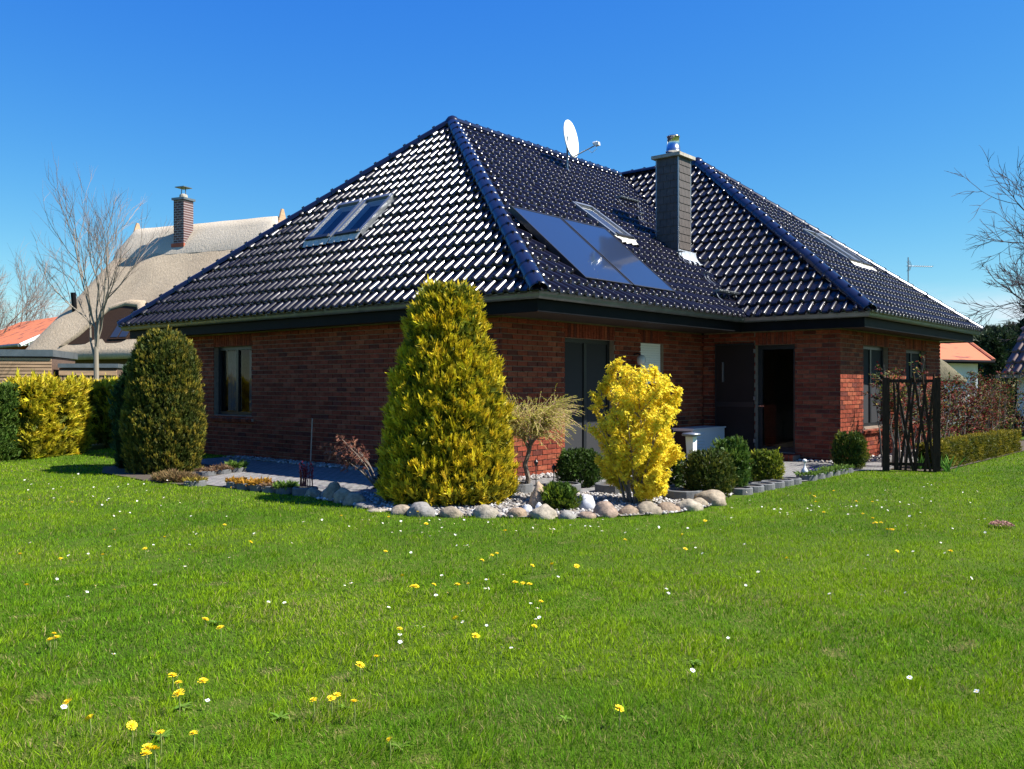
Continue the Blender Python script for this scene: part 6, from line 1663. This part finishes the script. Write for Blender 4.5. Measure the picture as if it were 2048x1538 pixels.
for k in range(19):
    s_ = 0.02+k*0.092; mb = MB(); mb.obox(A_,d_,n_,U3,(s_,-0.028,0.3),(s_+0.06,0,1.72)); mb.obj('batten', M['larch'], sh_)
mb = MB(); mb.obox(A_,d_,n_,U3,(0,-0.02,1.725),(L_,0.02,1.86)); mb.obj('rail', M['larch'], sh_)
mb = MB(); mb.obox(A_,d_,n_,U3,(-0.02,-2.0,1.93),(L_+0.04,0.05,2.04)); mb.obj('roof_edge', M['zinc'], sh_)
rp_ = empty('red_post', (-14.2,-1.42,0), 'red painted post showing behind the golden hedge', 'post')
mb = MB(); mb.box((-14.26,-1.48,0),(-14.14,-1.36,1.50)); mb.obj('post', M['redpaint'], rp_); mb = MB(); mb.box((-14.28,-1.50,1.50),(-14.12,-1.34,1.55)); mb.obj('post_cap', M['redpaint'], rp_)

# far house with orange roof, left
oh = empty('orange_roofed_house', (-50,13.5,0), 'distant house with orange tiled roof beside the thatched house', 'house')
e1,e2,r1,r2 = V3((-56.0,11.2,3.75)),V3((-45.3,10.95,3.80)),V3((-57.5,15.6,5.75)),V3((-46.4,15.3,5.85))
nn_ = (e2-e1).cross(r1-e1).normalized()
mb = MB(); mb.prism([e1,e2,r2,r1], nn_*-0.18); mb.prism([r1,r2,V3((-46.9,19.8,3.8)),V3((-58.5,20.0,3.75))],(0,0,-0.18)); mb.obj('roof', M['orange'], oh)
mb = MB(); mb.box((-57.0,12.0,0),(-46.2,19.2,3.75)); mb.prism([(-46.2,12.0,3.75),(-46.2,19.2,3.75),(-46.2,15.6,5.45)],(-0.3,0,0)); mb.obj('wall', M['redwall'], oh)
mb = MB(); mb.tube([e2+V3((0.02,-0.05,-0.12)), r2+V3((0.02,0,-0.12))],0.10,6); mb.obj('barge_board', M['white'], oh)
mb = MB(); mb.tube([e1+V3((0,-0.08,-0.12)), e2+V3((0,-0.08,-0.12))],0.10,8); mb.obj('gutter', M['zinc'], oh)

# bare trees
def bare_tree(name, base, H, trunk_r, depth, ang, label, ratio=0.72, kids=(2,3), seed=1, lean=(0,0,1), trunk=0.3, leaders=1, c0=(0.15,0.125,0.095), c1=(0.17,0.125,0.105), group=None, up=0.12, nseg=3, spread=0.35):
    random.seed(seed); root = empty(name, (base[0],base[1],0), label, 'tree', group)
    tk = MB(); tk.col = c0; b = V3((base[0],base[1],0)); l = V3(lean).normalized(); top = b+l*H*trunk
    tk.tube([b-V3((0,0,0.1)), b.lerp(top,0.5)+V3((0.03*H/6,0,0)), top],[trunk_r*1.15,trunk_r*0.95,trunk_r*0.8],8); tk.obj('trunk', M['barkattr'], root)
    mb = MB()
    for k in range(leaders):
        a = 2*math.pi*k/leaders+random.uniform(-0.4,0.4)
        dd = (l + V3((math.cos(a),math.sin(a),0))*spread*random.uniform(0.6,1.3)).normalized() if leaders > 1 else l
        st = top if k == 0 else b.lerp(top, random.uniform(0.78,1.0))
        grow(mb, st, dd, H*(1-trunk)*(0.36 if leaders == 1 else 0.42)*random.uniform(0.85,1.1), trunk_r*(0.8 if leaders == 1 else 0.45), depth, ang, ratio, nseg, kids, 0, 0.13, 0, c0, c1, depth, 1.0, up)
    mb.obj('crown', M['barkattr'], root)
    return root
GROW_RMIN = 0.0035
bare_tree('young_tree', (-14.26,0.56), 6.3, 0.068, 4, 0.44, 'slim leafless young tree in front of the thatched roof', ratio=0.70, kids=(3,4), seed=12, trunk=0.38, leaders=5, spread=0.19, c0=(0.25,0.22,0.17), c1=(0.24,0.18,0.15), up=0.30)
GROW_RMIN = 0.009
for i,(x,y,H,sd,nm) in enumerate(((-57.5,13.9,10.2,31,'tallest leafless tree at the left edge of the picture'),(-59.3,16.3,8.3,32,'middle leafless tree above the orange roof at left'),(-62.2,19.1,7.2,33,'lowest leafless tree beside the thatched roof edge'))):
    bare_tree('bare_tree', (x,y), H, 0.22, 5, 0.55, nm, ratio=0.76, kids=(3,3), seed=sd, trunk=0.22, leaders=4, spread=0.6, c0=(0.13,0.115,0.09), c1=(0.20,0.17,0.15), group='bare trees at the left', up=0.2)
bare_tree('bare_tree', (-56.2,11.2), 9.0, 0.2, 5, 0.55, 'leafless tree partly cut off by the left edge', ratio=0.76, kids=(3,3), seed=37, trunk=0.22, leaders=4, spread=0.6, c0=(0.13,0.115,0.09), c1=(0.20,0.17,0.15), group='bare trees at the left', up=0.2)
GROW_RMIN = 0.014
bare_tree('bare_oak', (2.7,45.0), 12.5, 0.30, 5, 0.70, 'big dark leafless tree reaching in from the right edge', ratio=0.72, kids=(3,4), seed=44, trunk=0.20, leaders=13, spread=0.85, c0=(0.055,0.045,0.045), c1=(0.075,0.055,0.06), up=0.05, nseg=4)

# evergreens at the right
def fir(name, x, y, H, r, n, label, cg, ct, L=0.3, group=None):
    return clipped_conifer(name, (x,y,0), H, lambda z: r*(1-z)**0.7*(0.9+0.2*math.sin(z*40)), n, L, cg, ct, 0.25, label, 'tree', group, lump=0.25, up=0.25)
fir('dark_conifer', -1.62,34.7,3.5,0.75,1800,'dark narrow conifer beside the white wall of the orange roofed house',(0.012,0.026,0.010),(0.03,0.06,0.018),0.22)
fir('dark_conifer', -1.15,36.6,3.0,0.8,1500,'bushy dark conifer left of the brown tiled roof',(0.014,0.03,0.011),(0.035,0.065,0.02),0.22)
fir('fir_tree', -0.55,39.2,6.3,1.5,2600,'dark fir tree rising behind the brown tiled roof',(0.012,0.028,0.010),(0.03,0.058,0.02),0.35)
for i,(x,y,H,nm) in enumerate(((-25.0,132.6,9.2,'leftmost far pine above the orange roof'),(-23.4,131.3,8.3,'second far pine from the left above the orange roof'),(-23.3,136.7,9.6,'third far pine from the left'),(-20.8,130.9,8.8,'fourth far pine from the left, near the bare oak'),(-20.3,136.5,9.9,'rightmost far pine, just left of the brown roof'))):
    clipped_conifer('pine_tree',(x,y,0),H,lambda z: 1.7*math.sin(min(1,z*1.15)*math.pi)**0.5*(0.6+0.5*z) if z < 0.86 else 1.7*math.sqrt(max(0,1-((z-0.72)/0.28)**2)),1300,0.85,(0.025,0.045,0.022),(0.06,0.085,0.04),0.35,nm,'tree','pines on the right horizon',lump=0.5,up=0.4)

# white house with orange roof, right
wh = empty('white_house', (-2.5,29,0), 'white walled house with orange tiled roof behind the hedge at right', 'house')
r1,r2,e1,e2 = V3((-4.2,28.6,3.36)),V3((-1.80,30.62,3.30)),V3((-2.9,24.45,2.68)),V3((0.0,26.88,2.36))
e1 = e2+(r1-r2)*1.25; 
mb = MB(); nrm = (e2-e1).cross(r1-e1).normalized(); mb.prism([e1,e2,r2,r1], nrm*-0.10); mb.obj('roof', M['orange'], wh)
mb = MB(); dv = (e2-e1).normalized(); back = V3((-dv.y,dv.x,0)); p_ = e2-dv*0.42+back*0.35
q0 = p_-dv*3.2
mb.prism([(q0.x,q0.y,0),(p_.x,p_.y,0),(p_.x+back.x*4,p_.y+back.y*4,0),(q0.x+back.x*4,q0.y+back.y*4,0)],(0,0,2.42)); mb.obj('wall', M['whitewall'], wh)
mb = MB(); mb.tube([e1+V3((0,0,-0.06)), e2+V3((0,0,-0.06))],0.07,8); mb.obj('gutter', M['fascia'], wh)
mb = MB(); mb.tube([e2+nrm*0.02, r2+nrm*0.02],0.06,6); mb.obj('verge_tiles', M['orange'], wh)
# small old thatched shed
ts = empty('thatched_shed', (-0.5,19.9,0), 'small shed with mossy old thatched roof beside the house corner', 'shed')
loft_roof([(0.25,0.1,2.82,0.08),(0.45,0.35,2.62,0.2),(0.95,0.85,2.12,0.4),(1.42,1.3,1.62,0.5),(1.40,1.26,1.50,0.5),(1.1,1.0,1.55,0.4)],(-0.98,19.85),0.72,rough=0.06,seed=9).obj('thatch_roof', M['thatchold'], ts, smooth=True)
mb = MB(); mb.box((-1.85,19.1,0),(-0.1,20.6,1.6)); mb.obj('wall', M['darkwood'], ts)
# house with brown pantiles at the right edge
bh = empty('brown_roofed_house', (3,23,0), 'white house with brown glazed tile roof at the right edge', 'house')
P0 = V3((1.36,21.45,1.80)); U_ = V3((0.938,-0.346,0)).normalized(); back = V3((0.346,0.938,0)); S_ = (back*0.62+U3*0.78).normalized(); N_ = U_.cross(S_).normalized()
Lr, Hr = 3.6, 2.6
mb = MB(); mb.obox(P0,U_,S_,N_,(0,0,-0.06),(Lr,Hr,-0.02)); br = mb.obj('roof', M['fascia'], bh)
M['browntile'] = mat('brown_glazed_tile',(0.13,0.085,0.075),rough=0.38,spec=0.25,var=0.2,vscale=3)
bt = MB(); k_ = 1.30; bt.add([(x*k_,y*k_,z*k_) for x,y,z in TV],TF); BT = bt.mesh('tile', M['browntile'], smooth=True)
for j in range(6):
    off = 0.0 + j*0.075
    for i in range(12):
        u = i*TW*k_ + (0.0)
        if j >= 4 and i < (j-3): continue
        p = P0+U_*u+S_*(j*TL*k_-0.03)
        place(bpy.data.objects.new('tile',BT), br, Matrix(((U_.x,S_.x,N_.x,p.x),(U_.y,S_.y,N_.y,p.y),(U_.z,S_.z,N_.z,p.z),(0,0,0,1))))
def capline(a,b,n):
    d = (b-a); L = d.length; d.normalize(); x = d.cross(n).normalized(); cnt = int(L/0.38)
    for i in range(cnt):
        p = a+d*(i*L/cnt)
        place(bpy.data.objects.new('ridge_tile',CAPB), br, Matrix(((x.x,d.x,n.x,p.x),(x.y,d.y,n.y,p.y),(x.z,d.z,n.z,p.z),(0,0,0,1))))
CAPB = CAP_ME.copy(); CAPB.materials.clear(); CAPB.materials.append(M['browntile'])
capline(P0+S_*1.75, P0+S_*2.5+U_*0.75, N_)
mb = MB(); mb.obox(P0-U3*0.06,U_,N_*0+V3((U_.y,-U_.x,0)),U3,(-0.15,0.0,-0.06),(Lr,0.10,0.04)); mb.obj('gutter', M['zinc'], bh)
w0 = P0+U_*0.30+back*0.30
mb = MB(); mb.prism([(w0.x,w0.y,0),(w0.x+U_.x*3.2,w0.y+U_.y*3.2,0),(w0.x+U_.x*3.2+back.x*3,w0.y+U_.y*3.2+back.y*3,0),(w0.x+back.x*3,w0.y+back.y*3,0)],(0,0,1.76)); mb.obj('wall', M['whitewall'], bh)
mb = MB(); pd = P0+U_*0.12; mb.tube([pd+V3((0,0,-0.1)), pd+back*0.12+V3((0,0,-0.35)), V3((w0.x-U_.x*0.08,w0.y-U_.y*0.08,1.2)), V3((w0.x-U_.x*0.08,w0.y-U_.y*0.08,0))],0.045,8); mb.obj('downpipe', M['fascia'], bh)
# dark lattice fence at the right edge
fc = empty('lattice_fence', (2.4,18.1,0), 'dark crossed lattice fence at the right edge of the lawn', 'fence')
fa, fb = V3((1.75,18.95,0)), V3((4.6,15.2,0)); fd = (fb-fa).normalized(); fn = V3((fd.y,-fd.x,0)); FLn = (fb-fa).length
for k in range(5):
    p = fa+fd*(k*FLn/4); mb = MB(); mb.obox(p,fd,fn,U3,(-0.05,-0.05,0),(0.05,0.05,0.68)); mb.obj('post', M['weathered'], fc)
for z in (0.18,0.46):
    mb = MB(); mb.obox(fa,fd,fn,U3,(0,-0.025,z),(FLn,0.0,z+0.05)); mb.obj('rail', M['weathered'], fc)
k_ = int(FLn/0.17)
for i in range(k_):
    for sg in (-1,1):
        s0 = 0.1+i*0.17; q = fa+fd*s0+fn*(0.022 if sg > 0 else 0.044); dv = (U3+fd*sg*0.55).normalized()
        mb = MB(); mb.obox(q+U3*0.06,fd,fn,dv,(-0.022,-0.01,0),(0.022,0.01,0.66)); mb.obj('lath', M['weathered'], fc)
